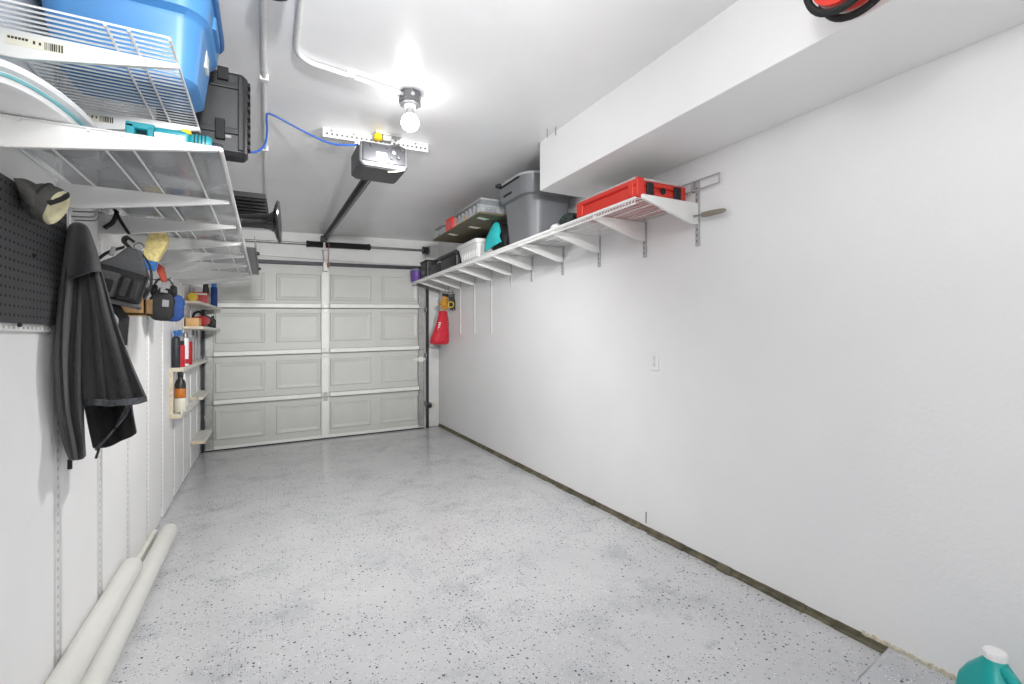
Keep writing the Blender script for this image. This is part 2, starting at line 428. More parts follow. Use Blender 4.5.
# door tracks
def track(name, x, sgn, label):
    t = thing(name, label, 'door track', (x, 6.29, floor_z(x)))
    def channel(path, side):
        m = MB(); m.strap(path, 0.05, 0.003, side)
        return m
    vert = [(x, 6.29, floor_z(x)+0.01), (x, 6.29, 1.90)]
    bend = arc((x, 5.96, 1.895), (0, 1, 0), (0, 0, 1), 0.33, 0, 90, 10)
    hor = [bend[-1], (x, 3.25, 2.235)]
    MB().strap(vert, 0.055, 0.022, (0, 1, 0)).build('upright_rail', 'darksteel', t)
    MB().strap(bend, 0.05, 0.022, (0, 1, 0.02)).build('curved_rail', 'galv', t)
    MB().box((x-0.02, 3.58, 2.205), (x+0.02, bend[-1].y, 2.245)).build('overhead_rail', 'darksteel', t, bevel=0.003)
    MB().box((x-sgn*0.012, 4.86, 2.245), (x-sgn*0.009, 4.90, ceil_z(x)+0.003)).box((x-0.03, 4.85, ceil_z(x)-0.004), (x+0.03, 4.91, ceil_z(x)+0.003)).build('hanger_strap', 'galv', t)
    for z in (0.35, 1.0, 1.6):
        MB().box((x-0.02, 6.29, z), (x+0.02, YF+0.001, z+0.05)).build('wall_clip', 'galv', t)
    return t
track('door_track', 1.912, 1, 'dark door track beside the right jamb, its rail running overhead above the long lipped shelf')
track('door_track', -0.628, -1, 'dark door track against the panelled wall, by the small ledges')

# torsion spring assembly
t = thing('torsion_spring', 'black coiled torsion spring on a steel tube above the garage door', 'door spring', (0.8, 6.31, 2.40))
def sz(x): return 2.372+0.0265*x
MB().tube([(-0.5, 6.31, sz(-0.5)), (1.93, 6.31, sz(1.93))], 0.0135, 12).build('tube', 'steel', t)
prof = MB()
pts = []
for i in range(61*6):
    a = i/6*2*math.pi; x = 0.45+0.70*i/(61*6)
    pts.append((x, 6.31+0.033*math.cos(a), sz(x)+0.033*math.sin(a)))
prof.tube(pts, 0.0058, 5); prof.tube([(0.455, 6.31, sz(.455)), (1.145, 6.31, sz(1.145))], 0.031, 14)
prof.build('spring', 'blackmatte', t)
for x in (0.44, 1.155):
    MB().lathe([(0.022, -0.02), (0.038, -0.015), (0.038, 0.008), (0.028, 0.02)], (x, 6.31, sz(x)), (1, 0, 0), 16).build('winding_cone', 'blackmatte', t)
for x in (-0.5, 1.885):
    m = MB().lathe([(0.02, -0.03), (0.05, -0.03), (0.043, 0), (0.05, 0.03), (0.02, 0.03)], (x, 6.31, sz(x)), (1, 0, 0), 18)
    m.build('cable_drum', 'darksteel', t)
    x2 = x+(0.05 if x > 0 else -0.05)
    MB().box((x2-0.003, 6.26, sz(x)-0.055), (x2+0.003, YF-0.02, sz(x)+0.055)).build('end_plate', 'galv', t)
MB().box((0.60, 6.34, sz(.6)-0.06), (0.66, YF-0.02, sz(.6)+0.06)).box((0.627, 6.275, sz(.6)-0.045), (0.633, 6.345, sz(.6)+0.03)).build('centre_plate', 'galv', t)
MB().tube([(1.885, 6.30, sz(1.9)), (1.885, 6.30, 0.2)], 0.002, 5).build('lift_cable', 'steel', t)

# ------------------------------------------------------------------ door opener
OX0, OX1, OY0, OY1, OZ0, OZ1 = 0.475, 0.765, 2.90, 3.22, 2.262, 2.40
t = thing('garage_door_opener', 'dark grey garage door opener with silver end hung from a perforated ceiling angle', 'garage door opener', (0.62, 3.0, OZ0))
m = MB().rrect([(OX0+0.02, OX1-0.02, OY0+0.012, OY1-0.02, OZ0, 0.02), (OX0, OX1, OY0+0.004, OY1, OZ0+0.02, 0.025), (OX0, OX1, OY0+0.004, OY1, OZ1-0.008, 0.025), (OX0+0.012, OX1-0.012, OY0+0.012, OY1-0.01, OZ1, 0.02)])
body = m.build('housing', 'openerdark', t)
MB().rrect([(OX0+0.03, OX1-0.03, OY0+0.03, OY1-0.04, OZ0-0.003, 0.02), (OX0+0.03, OX1-0.03, OY0+0.03, OY1-0.04, OZ0+0.004, 0.02)]).build('light_lens', 'openerdark', t)
face = MB().box((OX0+0.02, OY0-0.003, OZ0+0.022), (OX1-0.02, OY0+0.01, OZ1-0.01)).build('end_panel', 'silver', t, bevel=0.003)
fx = lambda f: OX0+f*(OX1-OX0)
for f, z, r in ((0.24, 2.375, 0.008), (0.70, 2.36, 0.022), (0.78, 2.325, 0.012), (0.64, 2.315, 0.008), (0.86, 2.372, 0.009), (0.55, 2.375, 0.006)):
    MB().lathe([(r, 0), (r, 0.008), (r*0.7, 0.011)], (fx(f), OY0-0.002, z), (0, -1, 0), 12).build('dial', 'black', face)
MB().box((fx(0.33), OY0-0.005, 2.31), (fx(0.55), OY0, 2.345)).build('rating_label', 'openerdark', face)
MB().strap([(fx(0.9), OY0-0.004, 2.385), (fx(0.75), OY0-0.006, 2.40), (fx(0.62), OY0-0.005, 2.39)], 0.012, 0.004, (0, 0, 1)).build('wire_tail', 'black', face)
MB().tube([(fx(0.62), OY0+0.06, OZ0-0.005), (fx(0.8), OY0+0.03, OZ0-0.004), (fx(0.93), OY0+0.012, OZ0+0.006)], 0.004, 6).build('antenna_wire', 'label', t)
ANG_Y = 3.13
for x in (0.50, 0.74):
    MB().box((x-0.014, ANG_Y-0.002, OZ1-0.012), (x+0.014, ANG_Y+0.002, ceil_z(x)-0.028)).build('hanging_strap', 'galv', t)
# T-rail to the header
r0, r1 = Vector((0.60, 3.18, 2.33)), Vector((0.613, 6.30, 2.455))
m = MB().strap([r0, r1], 0.045, 0.012, (1, 0, 0))
m.strap([r0+Vector((0, 0, -0.022)), r1+Vector((0, 0, -0.022))], 0.04, 0.006, (0, 0, 1))
m.build('rail', 'darksteel', t)
m = MB().tube([r0+Vector((0.021, 0.0, -0.03)), r1+Vector((0.021, 0, -0.03))], 0.006, 6)
m.build('chain', 'steel', t)
MB().box((0.583, 6.27, 2.42), (0.643, YF-0.022, 2.49)).lathe([(0.03, -0.012), (0.03, 0.012)], (0.613, 6.27, 2.45), (1, 0, 0), 14).build('header_bracket', 'darksteel', t, bevel=0.003)
MB().box((0.585, 6.10, 2.395), (0.641, 6.22, 2.44)).build('trolley', 'darksteel', t, bevel=0.004)
m = MB().strap([(0.613, 6.20, 2.40), (0.613, 6.245, 2.27), (0.63, 6.275, 2.16)], 0.022, 0.006, (1, 0, 0))
m.build('door_arm', 'galv', t)
MB().box((0.606, 6.265, 2.06), (0.662, 6.338, 2.17)).build('door_bracket', 'galv', t, bevel=0.003)
m = MB().tube([(0.66, 6.17, 2.39), (0.665, 6.2, 2.25), (0.66, 6.22, 2.16)], 0.004, 6).lathe([(0.004, 0), (0.014, -0.01), (0.014, -0.05), (0.004, -0.055)], (0.66, 6.22, 2.16), (0, 0, 1), 10)
tag(m.build('release_cord', 'redcord', t), 'faded red release cord with a handle')

# perforated angle iron on the ceiling
t = thing('perforated_angle', 'white perforated angle iron screwed flat to the ceiling above the opener', 'angle iron', (0.62, ANG_Y, 2.5))
A0, A1 = 0.30, 0.955
m = MB()
def cz(x, d): return ceil_z(x)-d
m.loops([[(x, ANG_Y-0.003, cz(x, 0.055)), (x, ANG_Y+0.0, cz(x, 0.055)), (x, ANG_Y+0.0, cz(x, 0.0)), (x, ANG_Y-0.003, cz(x, 0.0))] for x in (A0, A1)])
m.loops([[(x, ANG_Y, cz(x, 0.003)), (x, ANG_Y+0.04, cz(x, 0.003)), (x, ANG_Y+0.04, cz(x, -0.001)), (x, ANG_Y, cz(x, -0.001))] for x in (A0, A1)])
m.build('angle', 'greyangle', t)
m = MB()
for i in range(22):
    x = A0+0.025+i*0.029
    m.lathe([(0.0075, 0), (0.0075, 0.0015)], (x, ANG_Y-0.0032, cz(x, 0.034)), (0, -1, 0), 8)
m.build('hole', 'openerdark', t)['kind'] = 'stuff'
for i in range(5):
    x = A0+0.05+i*0.13
    MB().lathe([(0.009, 0), (0.006, 0.007)], (x, ANG_Y-0.003, cz(x, 0.012)), (0, -1, 0), 6).build('bolt', 'steel', t)
t = thing('cable_splice', 'small yellow wire connector on the ceiling right above the opener', 'wire connector', (0.64, 3.02, 2.50))
zc = ceil_z(0.6)
MB().lathe([(0.008, 0), (0.026, 0.004), (0.026, 0.03), (0.018, 0.042)], (0.615, 3.06, zc-0.052), (0, 0.1, 1), 12).build('twist_cap', 'yellow', t)
MB().box((0.645, 3.06, zc-0.045), (0.70, 3.10, zc-0.012)).box((0.60, 3.05, zc-0.012), (0.76, 3.10, zc+0.002)).build('clamp', 'galv', t, bevel=0.002)

# ------------------------------------------------------------------ conduits, bulbs, cable
def conduit(name, pts, label):
    t = thing(name, label, 'conduit', pts[0], 'ceiling conduits')
    MB().tube(pts, 0.0115, 10).build('pipe', 'conduit', t)
    return t
zc = lambda x, y=0: ceil_z(x)-0.0135
pth = [(0.112, YB+0.01, zc(.1)), (0.112, 2.28, zc(.1))]+arc((0.232, 2.28, zc(.15)), (-1, 0, 0), (0, 1, 0), 0.12, 0, 90, 8)[1:]+[(0.615, 2.50, zc(.6))]
t = conduit('electrical_conduit', pth, 'white painted ceiling conduit that bends and ends at the lit bulb')
for p in ((0.112, 1.2), (0.36, 2.427)):
    MB().box((p[0]-0.018, p[1]-0.014, ceil_z(p[0])-0.028), (p[0]+0.018, p[1]+0.014, ceil_z(p[0])+0.001)).build('clip', 'conduit', t, bevel=0.003)
t = conduit('electrical_conduit', [(-0.012, YB+0.01, zc(0)), (-0.012, 5.2, zc(0))], 'straight white ceiling conduit running past the black hard case')
for y in (2.62, 3.6):
    MB().box((-0.032, y-0.014, ceil_z(0)-0.028), (0.008, y+0.014, ceil_z(0)+0.001)).build('clip', 'conduit', t, bevel=0.003)
def bulb_holder(x, y, label, bulb_label, bulb=True):
    z = ceil_z(x)
    t = thing('bulb_holder', label, 'bulb holder', (x, y, z), 'bulb holders' )
    MB().lathe([(0.058, 0.002), (0.058, -0.008), (0.055, -0.010), (0.055, -0.044), (0.058, -0.046), (0.058, -0.062), (0.047, -0.066)], (x, y, z), (0, 0, 1), 8 if bulb else 20).build('box', 'boxgrey' if bulb else 'black', t, bevel=0.002)
    for a in range(0, 360, 60):
        MB().lathe([(0.010, 0), (0.010, 0.003)], (x+0.0535*math.cos(R(a+30)), y+0.0535*math.sin(R(a+30)), z-0.027), (math.cos(R(a+30)), math.sin(R(a+30)), 0), 10).build('knockout', 'galv', t)
    MB().lathe([(0.030, -0.065), (0.032, -0.068), (0.027, -0.080), (0.022, -0.082)], (x, y, z), (0, 0, 1), 20).build('socket', 'whitebin' if bulb else 'blackmatte', t)
    if bulb:
        b = thing('light_bulb', bulb_label, 'light bulb', (x, y, z-0.08), 'light bulbs')
        MB().lathe([(0.019, -0.078), (0.0195, -0.088), (0.021, -0.104), (0.026, -0.116)], (x, y, z), (0, 0, 1), 24).build('bulb_collar', 'greylabel', b)
        MB().lathe([(0.026, -0.116), (0.036, -0.126), (0.043, -0.139), (0.046, -0.155), (0.044, -0.171), (0.036, -0.185), (0.021, -0.195), (0.001, -0.199)], (x, y, z), (0, 0, 1), 28).build('globe', 'bulb', b)
    return t
bulb_holder(0.668, 2.505, 'grey round ceiling junction box holding the lit bulb', 'bare white light bulb glowing under the grey ceiling box in front of the door opener')
t = bulb_holder(0.02, 1.87, 'black round box on the ceiling at the near end of the straight conduit', '', False)

t = thing('network_cable', 'blue cable drooping from the door opener to behind the black hard case', 'cable', (0.0, 3.0, 2.45))
pts = spline([(0.50, 2.93, 2.385), (0.44, 2.96, 2.38), (0.33, 3.0, 2.385), (0.2, 3.02, 2.43), (0.06, 3.02, 2.485), (0.008, 3.0, 2.49), (-0.002, 2.97, 2.46), (0.0, 2.93, 2.36), (-0.012, 2.88, 2.27), (-0.05, 2.84, 2.215), (-0.11, 2.80, 2.195), (-0.24, 2.76, 2.19), (-0.46, 2.77, 2.15), (-0.64, 2.80, 2.10)], 6)
MB().tube(pts, 0.0055, 7).build('sheath', 'cable', t)
MB().box((0.475, 2.915, 2.375), (0.505, 2.945, 2.395)).build('plug', 'white', t, bevel=0.002)

# ceiling hooks by the soffit's far end
for i, (u, v) in enumerate(((553, 125), (562, 128))):
    x = 1.56+0.03*i; y = 2.60-0.05*i; z = ceil_z(x)
    m = MB().tube([(x, y, z+0.004), (x, y, z-0.02)]+arc((x, y+0.0, z-0.035), (0, 0, 1), (0.5, 0.85, 0), 0.016, 0, 260, 8), 0.003, 6)
    o = m.build('ceiling_hook', 'steel', None, origin=(x, y, z))
    tag(o, ('small steel screw hook in the ceiling beside the soffit, the farther from it', 'small steel screw hook in the ceiling close against the soffit face')[i], 'hook', 'ceiling screw hooks')

# reel on the soffit
rc = Vector((1.50, 0.80, 2.318))
t = thing('cord_reel', 'red cord reel with black rim bracketed to the soffit, cut by the photo top', 'cord reel', rc)
ax = (0.9, -0.1, 0)
MB().lathe([(0.06, -0.045), (0.105, -0.04), (0.112, 0.0), (0.105, 0.04), (0.06, 0.045)], rc, ax, 32).build('drum', 'red', t)
m = MB()
axv = Vector(ax).normalized(); e1 = axv.orthogonal().normalized(); e2 = axv.cross(e1)
for d in (-0.03, 0.034):
    m.tube([rc+axv*d+(e1*math.cos(R(a))+e2*math.sin(R(a)))*0.122 for a in range(0, 361, 10)], 0.011, 8)
m.build('rim', 'blackmatte', t)
m = MB().box((SX-0.075, 0.74, 2.30), (SX-0.068, 0.86, 2.42)).box((SX-0.075, 0.78, 2.33), (SX+0.001, 0.82, 2.337)).box((SX-0.004, 0.74, 2.26), (SX+0.001, 0.86, 2.42)).box((SX-0.055, 0.86, 2.262), (SX, 0.9, 2.268))
m.build('bracket', 'galv', t, bevel=0.001)

# ------------------------------------------------------------------ wire shelves
def bracket_mb(xw, xt, y, ztop, hw, ht, w=0.016, rise=0.0):
    p = [(xw, y, ztop), (xt, y, ztop+rise), (xt, y, ztop+rise-ht), (xw+(xt-xw)*0.12, y, ztop-hw), (xw, y, ztop-hw)]
    return MB().prism(p, (0, w, 0))
def standard(x, y, z0, z1, out, t, m, slotm, w=0.025):
    """slotted upright on a wall; out = +1 when the room lies toward +X"""
    o = MB().box((x, y-w/2, z0), (x+out*0.012, y+w/2, z1)).build('standard', m, t, bevel=0.002)
    s = MB(); z = z0+0.02
    while z < z1-0.02:
        s.box((x+out*0.0115, y-0.0035, z), (x+out*0.0128, y+0.0035, z+0.013)); z += 0.032
    s.build('slots', slotm, o)
    return o
def deck(t, xw, xf, y0, y1, z, lip=0, rods=(0.2, 0.55), end_beads=False, step=0.0254, r=0.0026):
    m = MB(); n = int((y1-y0)/step); d = 1 if xf > xw else -1
    for i in range(n+1):
        y = y0+(y1-y0)*i/n
        if lip: m.tube([(xw, y, z), (xf, y, z), (xf, y, z-lip)], r, 4)
        else: m.tube([(xw, y, z), (xf, y, z)], r, 4)
    for f in (0.0, 1.0)+tuple(rods):
        x = xw+(xf-xw)*f; zz = z-0.006
        m.tube([(x, y0-0.004, zz), (x, y1+0.004, zz)], 0.0038, 6)
    if lip:
        m.tube([(xf, y0-0.004, z-lip), (xf, y1+0.004, z-lip)], 0.0042, 6)
        m.tube([(xf, y0-0.004, z+0.001), (xf, y1+0.004, z+0.001)], 0.0042, 6)
    return m.build('wire_deck', 'wire', t)

def sticker(x0, x1, y, z0, z1, parent, slope):
    """paper label with a barcode on a bracket's side"""
    def q(fx, fz):
        x = x0+(x1-x0)*fx; return (x, y, z0+(z1-z0)*fz+slope*(x-x0))
    m = MB().prism([q(0, 0), q(1, 0), q(1, 1), q(0, 1)], (0, -0.0006, 0))
    s = m.build('sticker', 'label', parent)
    m = MB()
    def bar(f0, f1, g0, g1): m.prism([tuple(Vector(q(f0, g0))-Vector((0, .0007, 0))), tuple(Vector(q(f1, g0))-Vector((0, .0007, 0))), tuple(Vector(q(f1, g1))-Vector((0, .0007, 0))), tuple(Vector(q(f0, g1))-Vector((0, .0007, 0)))], (0, -0.0004, 0))
    rr = random.Random(2)
    f = 0.66
    while f < 0.96:
        w = rr.choice((0.012, 0.02, 0.03)); bar(f, f+w, 0.12, 0.9); f += w+rr.choice((0.012, 0.02))
    f = 0.03
    while f < 0.36: bar(f, f+0.045, 0.62, 0.86); f += 0.06
    bar(0.46, 0.5, 0.45, 0.8); bar(0.56, 0.6, 0.45, 0.75)
    m.build('print', 'ink', s)

# upper left shelf
UZ = 2.083
t = thing('wire_shelf', 'short white wire shelf high on the panelled wall under the blue tote', 'wire shelf', (WL, 1.9, UZ), 'white wire shelves')
deck(t, WL+0.01, -0.24, 1.63, 2.30, UZ, rods=(0.645, 0.77), r=0.003)
sl = (0.0)/0.41
for k, y in enumerate((1.752, 2.24)):
    br = bracket_mb(WL+0.012, -0.235, y, UZ-0.010, 0.075, 0.012).build('bracket', 'bracket', t, bevel=0.002)
    sticker(-0.618, -0.50, y-0.0004, UZ-0.052, UZ-0.026, br, 0.0)
    standard(WL if k == 0 else WL-0.018, y+0.008, UZ-0.14, UZ+0.12, 1, t, 'stdpaint', 'slot')

# long lower left shelf
LZ = 1.806
t = thing('wire_shelf', 'long white wire shelf with clear liner on the panelled wall above the jacket', 'wire shelf', (WL, 3.2, LZ), 'white wire shelves')
deck(t, WL+0.01, -0.12, 1.65, 4.82, LZ, rods=(0.16, 0.42, 0.56, 0.83), r=0.0022, step=1.58)
o = MB().box((WL+0.02, 1.68, LZ+0.0028), (-0.127, 4.80, LZ+0.0048)).build('shelf_liner', 'liner', t)
tag(o, 'clear plastic liner sheet')
for y in STD_L[1:8]:
    bracket_mb(WL-0.006, -0.135, y-0.008, LZ-0.010, 0.085, 0.012).build('bracket', 'bracket', t, bevel=0.002)
    standard(WL-0.018, y, 0.06, LZ+0.06, 1, t, 'stdpaint', 'slotlight')
bracket_mb(WL+0.002, -0.128, 1.655, LZ+0.004, 0.082, 0.012).build('bracket', 'bracket', t, bevel=0.002)
MB().tube([(-0.12, 1.65, LZ-0.006), (-0.12, 4.825, LZ-0.006)], 0.006, 8).build('front_rod', 'wire', t)
bracket_mb(WL+0.002, -0.135, 4.80, LZ-0.010, 0.085, 0.012).build('bracket', 'bracket', t, bevel=0.002)

# long right shelf
RZ = 1.978
t = thing('wire_shelf', 'long white wire shelf with front lip on the plain white wall', 'wire shelf', (WR, 4.1, RZ), 'white wire shelves')
deck(t, WR-0.015, 1.70, 1.955, 6.26, RZ, lip=0.032, rods=(0.3, 0.62, 0.85), r=0.0028)
for i, y in enumerate((1.90, 2.315, 2.78, 3.255, 3.76, 4.17, 4.635, 5.10, 5.55, 5.98)):
    bracket_mb(WR-0.012, 1.705, y, RZ-0.010 if i else RZ+0.006, 0.115, 0.022, rise=0.0).build('bracket', 'bracket', t, bevel=0.002)
    standard(WR, y+0.008, 1.30 if 6 <= i <= 8 else 1.752, 2.11 if i == 0 else RZ+0.05, -1, t, 'stdgrey' if i < 5 else 'greystrip', 'slot' if i < 5 else 'slotlight', w=0.025 if i < 5 else 0.019)

# leftover rail and stick by the near end of the right shelf
t = thing('wire_rail', 'short wire rail on the plain white wall at the near end of the red toolbox', 'wire rail', (WR, 1.86, 2.05))
m = MB()
for z in (2.055, 2.105):
    m.tube([(WR-0.02, 1.755, z), (WR-0.02, 2.06, z)], 0.004, 6)
m.tube([(WR-0.02, 1.755, 2.055), (WR-0.02, 1.755, 2.105)], 0.004, 6)
m.tube([(WR-0.02, 2.06, 2.055), (WR-0.02, 2.06, 2.105)], 0.004, 6)
m.build('rods', 'stdgrey', t)
MB().box((WR-0.024, 1.93, 2.05), (WR, 1.942, 2.11)).build('clip', 'stdgrey', t)
t = thing('stick', 'short brown wooden stick poking out past the long lipped shelf, by its nearest upright', 'stick', (WR-0.05, 1.8, 1.89))
MB().tube([(WR-0.045, 1.98, 1.915), (WR-0.045, 1.86, 1.905), (WR-0.045, 1.84, 1.902)], 0.006, 8).build('rod', 'steel', t)
MB().lathe([(0.006, 0), (0.014, 0.004), (0.015, 0.05), (0.013, 0.12), (0.009, 0.145), (0.004, 0.15)], (WR-0.045, 1.845, 1.903), (0, -1, -0.05), 12).build('handle', mat('brown_stick', '#8d8679', 0.7), t)

# ================================================================== things on the left shelves
# blue tote
t = thing('storage_tote', 'blue plastic storage tote on the short high wire shelf', 'storage tote', (-0.42, 2.05, UZ+0.003))
zb = UZ+0.004
m = MB().rrect([(-0.57, -0.235, 1.93, 2.165, zb, 0.045), (-0.585, -0.21, 1.905, 2.19, zb+0.02, 0.06), (-0.605, -0.19, 1.865, 2.225, zb+0.19, 0.07),
                (-0.607, -0.185, 1.86, 2.23, zb+0.2, 0.07), (-0.620, -0.172, 1.83, 2.26, zb+0.21, 0.085), (-0.628, -0.163, 1.815, 2.275, zb+0.29, 0.09)], n=8)
m.build('body', 'blue', t)
m = MB().rrect([(-0.634, -0.155, 1.80, 2.285, zb+0.285, 0.10), (-0.640, -0.148, 1.79, 2.292, zb+0.292, 0.105), (-0.640, -0.148, 1.79, 2.292, zb+0.318, 0.105), (-0.634, -0.154, 1.80, 2.286, zb+0.33, 0.10)], n=8)
m.build('lid', 'bluelid', t)
m = MB().rrect([(-0.21, -0.158, 1.97, 2.13, zb+0.235, 0.012), (-0.19, -0.158, 1.97, 2.13, zb+0.28, 0.012)], n=3)
m.build('handle', 'blue', t)
MB().box((-0.202, 2.02, zb+0.12), (-0.190, 2.08, zb+0.18)).build('sticker', 'label', t)

# black hard case upright on a flat black case
t = thing('flat_case', 'flat black case on the long liner-covered shelf underneath the upright hard case', 'case', (-0.35, 2.55, LZ+0.006), 'black cases on the liner-covered shelf')
z0 = LZ+0.0055
m = MB().rrect([(-0.57, -0.24, 2.36, 2.74, z0, 0.02), (-0.58, -0.23, 2.35, 2.75, z0+0.02, 0.025), (-0.58, -0.23, 2.35, 2.75, z0+0.195, 0.025), (-0.57, -0.24, 2.36, 2.74, z0+0.215, 0.02)], n=4)
m.build('shell', 'black', t)
MB().rrect([(-0.584, -0.226, 2.346, 2.754, z0+0.09, 0.025), (-0.584, -0.226, 2.346, 2.754, z0+0.105, 0.025)], n=4).build('seam', 'blackmatte', t)
z0 += 0.1885+0.027
CX0, CX1, CY0, CY1, CZ1 = -0.40, -0.075, 2.37, 2.475, z0+0.352
t = thing('hard_case', 'black ribbed hard case standing upright beside the blue tote', 'hard case', (-0.2, 2.45, z0), 'black cases on the liner-covered shelf')
m = MB().rrect([(CX0+.012, CX1-.012, CY0+.012, CY1-.012, z0, 0.02), (CX0, CX1, CY0, CY1, z0+0.015, 0.025), (CX0, CX1, CY0, CY1, CZ1-0.015, 0.025), (CX0+.012, CX1-.012, CY0+.012, CY1-.012, CZ1, 0.02)], n=4)
m.build('shell', 'black', t)
for x in (CX0+0.02, CX1-0.035):
    MB().box((x, CY0-0.012, z0+0.02), (x+0.02, CY0+0.004, CZ1-0.02)).build('rib', 'black', t, bevel=0.003)
for za, zb_ in ((CZ1-0.075, CZ1-0.05), (z0+0.085, z0+0.11)):
    MB().box((CX0+0.03, CY0-0.010, za), (CX1-0.03, CY0+0.004, zb_)).build('rib', 'black', t, bevel=0.003)
for i in range(9):
    z = z0+0.04+i*0.034
    MB().box((CX1-0.004, CY0+0.02, z), (CX1+0.010, CY1-0.03, z+0.016)).build('hinge_rib', 'blackmatte', t, bevel=0.003)
for x in (CX0+0.1, CX1-0.09):
    MB().box((x-0.02, CY0-0.016, CZ1-0.045), (x+0.02, CY0+0.004, CZ1+0.008)).build('corner_guard', 'blackmatte', t, bevel=0.003)
for x in (CX0+0.09, CX1-0.10):
    MB().box((x-0.018, CY0-0.02, z0+0.055), (x+0.018, CY0+0.004, z0+0.14)).build('latch', 'blackmatte', t, bevel=0.004)
MB().box((CX1-0.10, CY0-0.004, z0+0.068), (CX1-0.06, CY0+0.002, z0+0.08)).build('badge', 'greylabel', t)

# teal power tool on the near end of the lower shelf
tz = LZ+0.0055
t = thing('power_tool', 'teal cordless power tool lying on the near end of the long liner-covered shelf', 'power tool', (-0.27, 1.76, tz))
tool = t
m = MB()   # D-shaped handle with an open slot
m.box((-0.395, 1.73, tz), (-0.367, 1.78, tz+0.062)); m.box((-0.335, 1.73, tz), (-0.31, 1.78, tz+0.058)); m.box((-0.395, 1.73, tz+0.044), (-0.31, 1.78, tz+0.066)); m.box((-0.395, 1.73, tz), (-0.31, 1.78, tz+0.016))
m.build('handle', 'teal', t, bevel=0.006)
MB().rrect([(-0.312, -0.215, 1.72, 1.785, tz, 0.012), (-0.312, -0.205, 1.715, 1.79, tz+0.01, 0.012), (-0.312, -0.205, 1.715, 1.79, tz+0.045, 0.012), (-0.312, -0.215, 1.725, 1.78, tz+0.056, 0.012)], n=3).build('body', 'teal', t)
MB().box((-0.308, 1.712, tz+0.012), (-0.222, 1.716, tz+0.036)).build('name_plate', 'white', t)
MB().rrect([(-0.235, -0.205, 1.725, 1.78, tz+0.052, 0.006), (-0.235, -0.205, 1.73, 1.775, tz+0.066, 0.006)], n=2).build('battery_tag', 'yellow', t)
m = MB().lathe([(0.028, 0), (0.031, 0.01), (0.031, 0.05), (0.026, 0.065)], (-0.205, 1.755, tz+0.032), (1, 0, 0), 16)
m.build('motor_head', 'teal', t)
m = MB().lathe([(0.014, 0.0), (0.017, 0.01), (0.012, 0.035)], (-0.142, 1.755, tz+0.03), (1, 0, 0), 12)
m.build('chuck', 'darksteel', t)
m = MB()
for i in range(4): m.lathe([(0.0318, 0), (0.0318, 0.004)], (-0.195+i*0.011, 1.755, tz+0.032), (1, 0, 0), 16)
m.build('vent_ring', 'blackmatte', t)

tool.scale = (0.83, 1, 0.92); tool.location.x = -0.258
# white oval tray lying flat, its near end overhanging
t = thing('oval_tray', 'white oval plastic tray on the long liner-covered shelf, jutting past its near end', 'tray', (-0.535, 1.75, tz))
def tray_ring(ex, ey, z): return [(-0.535+0.103*ex*math.cos(R(a)), 1.76+0.325*ey*math.sin(R(a)), tz+z) for a in range(0, 360, 8)]
m = MB().loops([tray_ring(0.70, 0.86, 0.0), tray_ring(0.78, 0.91, 0.004), tray_ring(0.84, 0.94, 0.026), tray_ring(0.97, 0.99, 0.031), tray_ring(1.0, 1.0, 0.040), tray_ring(0.97, 0.99, 0.046), tray_ring(0.82, 0.93, 0.042), tray_ring(0.75, 0.90, 0.010), tray_ring(0.05, 0.05, 0.006)])
m.build('dish', 'white', t)
m = MB().loops([tray_ring(0.845, 0.942, 0.016), tray_ring(0.858, 0.948, 0.016), tray_ring(0.87, 0.953, 0.022), tray_ring(0.85, 0.945, 0.023)], True, True)
tag(m.build('ridge', mat('pale_teal_plastic', '#6fb3bb', 0.3), t), 'pale teal ridge round the tray')

# black flat panel, pedestal and grey channel overhanging the lower shelf
t = thing('slatted_tray', 'flat black slatted tray jutting over the edge of the long liner-covered shelf', 'tray', (-0.15, 3.0, tz), 'dark things overhanging the liner-covered shelf')
mtx = about(Vector((-0.05, 2.95, tz)), rz=R(-2))
# stands proud on a pair of runners so it clears the shelf edge
m = MB().box((-0.42, 0.0, 0.205), (0.045, 0.46, 0.22), mtx)
m.box((-0.42, 0.0, 0.192), (0.045, 0.02, 0.206), mtx).box((-0.42, 0.44, 0.192), (0.045, 0.46, 0.206), mtx)
m.build('board', 'blackmatte', t, bevel=0.003)
for i in range(5):
    MB().box((-0.40, 0.05+i*0.08, 0.198), (0.04, 0.09+i*0.08, 0.206), mtx).build('slat', 'black', t)
for xa in (-0.42, -0.16):
    MB().box((xa, 0.12, 0.0), (xa+0.04, 0.40, 0.198), mtx).build('foot', 'black', t, bevel=0.003)

pz = LZ+0.0055+0.036
t = thing('pedestal_base', 'black round-based pedestal lying on the long liner-covered shelf, base outward', 'pedestal', (-0.1, 3.3, pz), 'dark things overhanging the liner-covered shelf')
ax = Vector((1, -0.10, 0.03)); pc = Vector((-0.31, 2.865, pz))
m = MB().lathe([(0.0, 0.09), (0.035, 0.09), (0.035, 0.20), (0.036, 0.29), (0.042, 0.325), (0.055, 0.345)], pc, ax, 24)
m.build('post', 'blackgloss', t)
MB().lathe([(0.055, 0.344), (0.085, 0.353), (0.108, 0.362), (0.112, 0.368), (0.108, 0.373), (0.0, 0.374)], pc, ax, 36).build('base', 'blackgloss', t)
MB().box((-0.21, 2.82, LZ+0.0055), (-0.14, 2.90, LZ+0.011)).build('rest_pad', 'rubber', t)

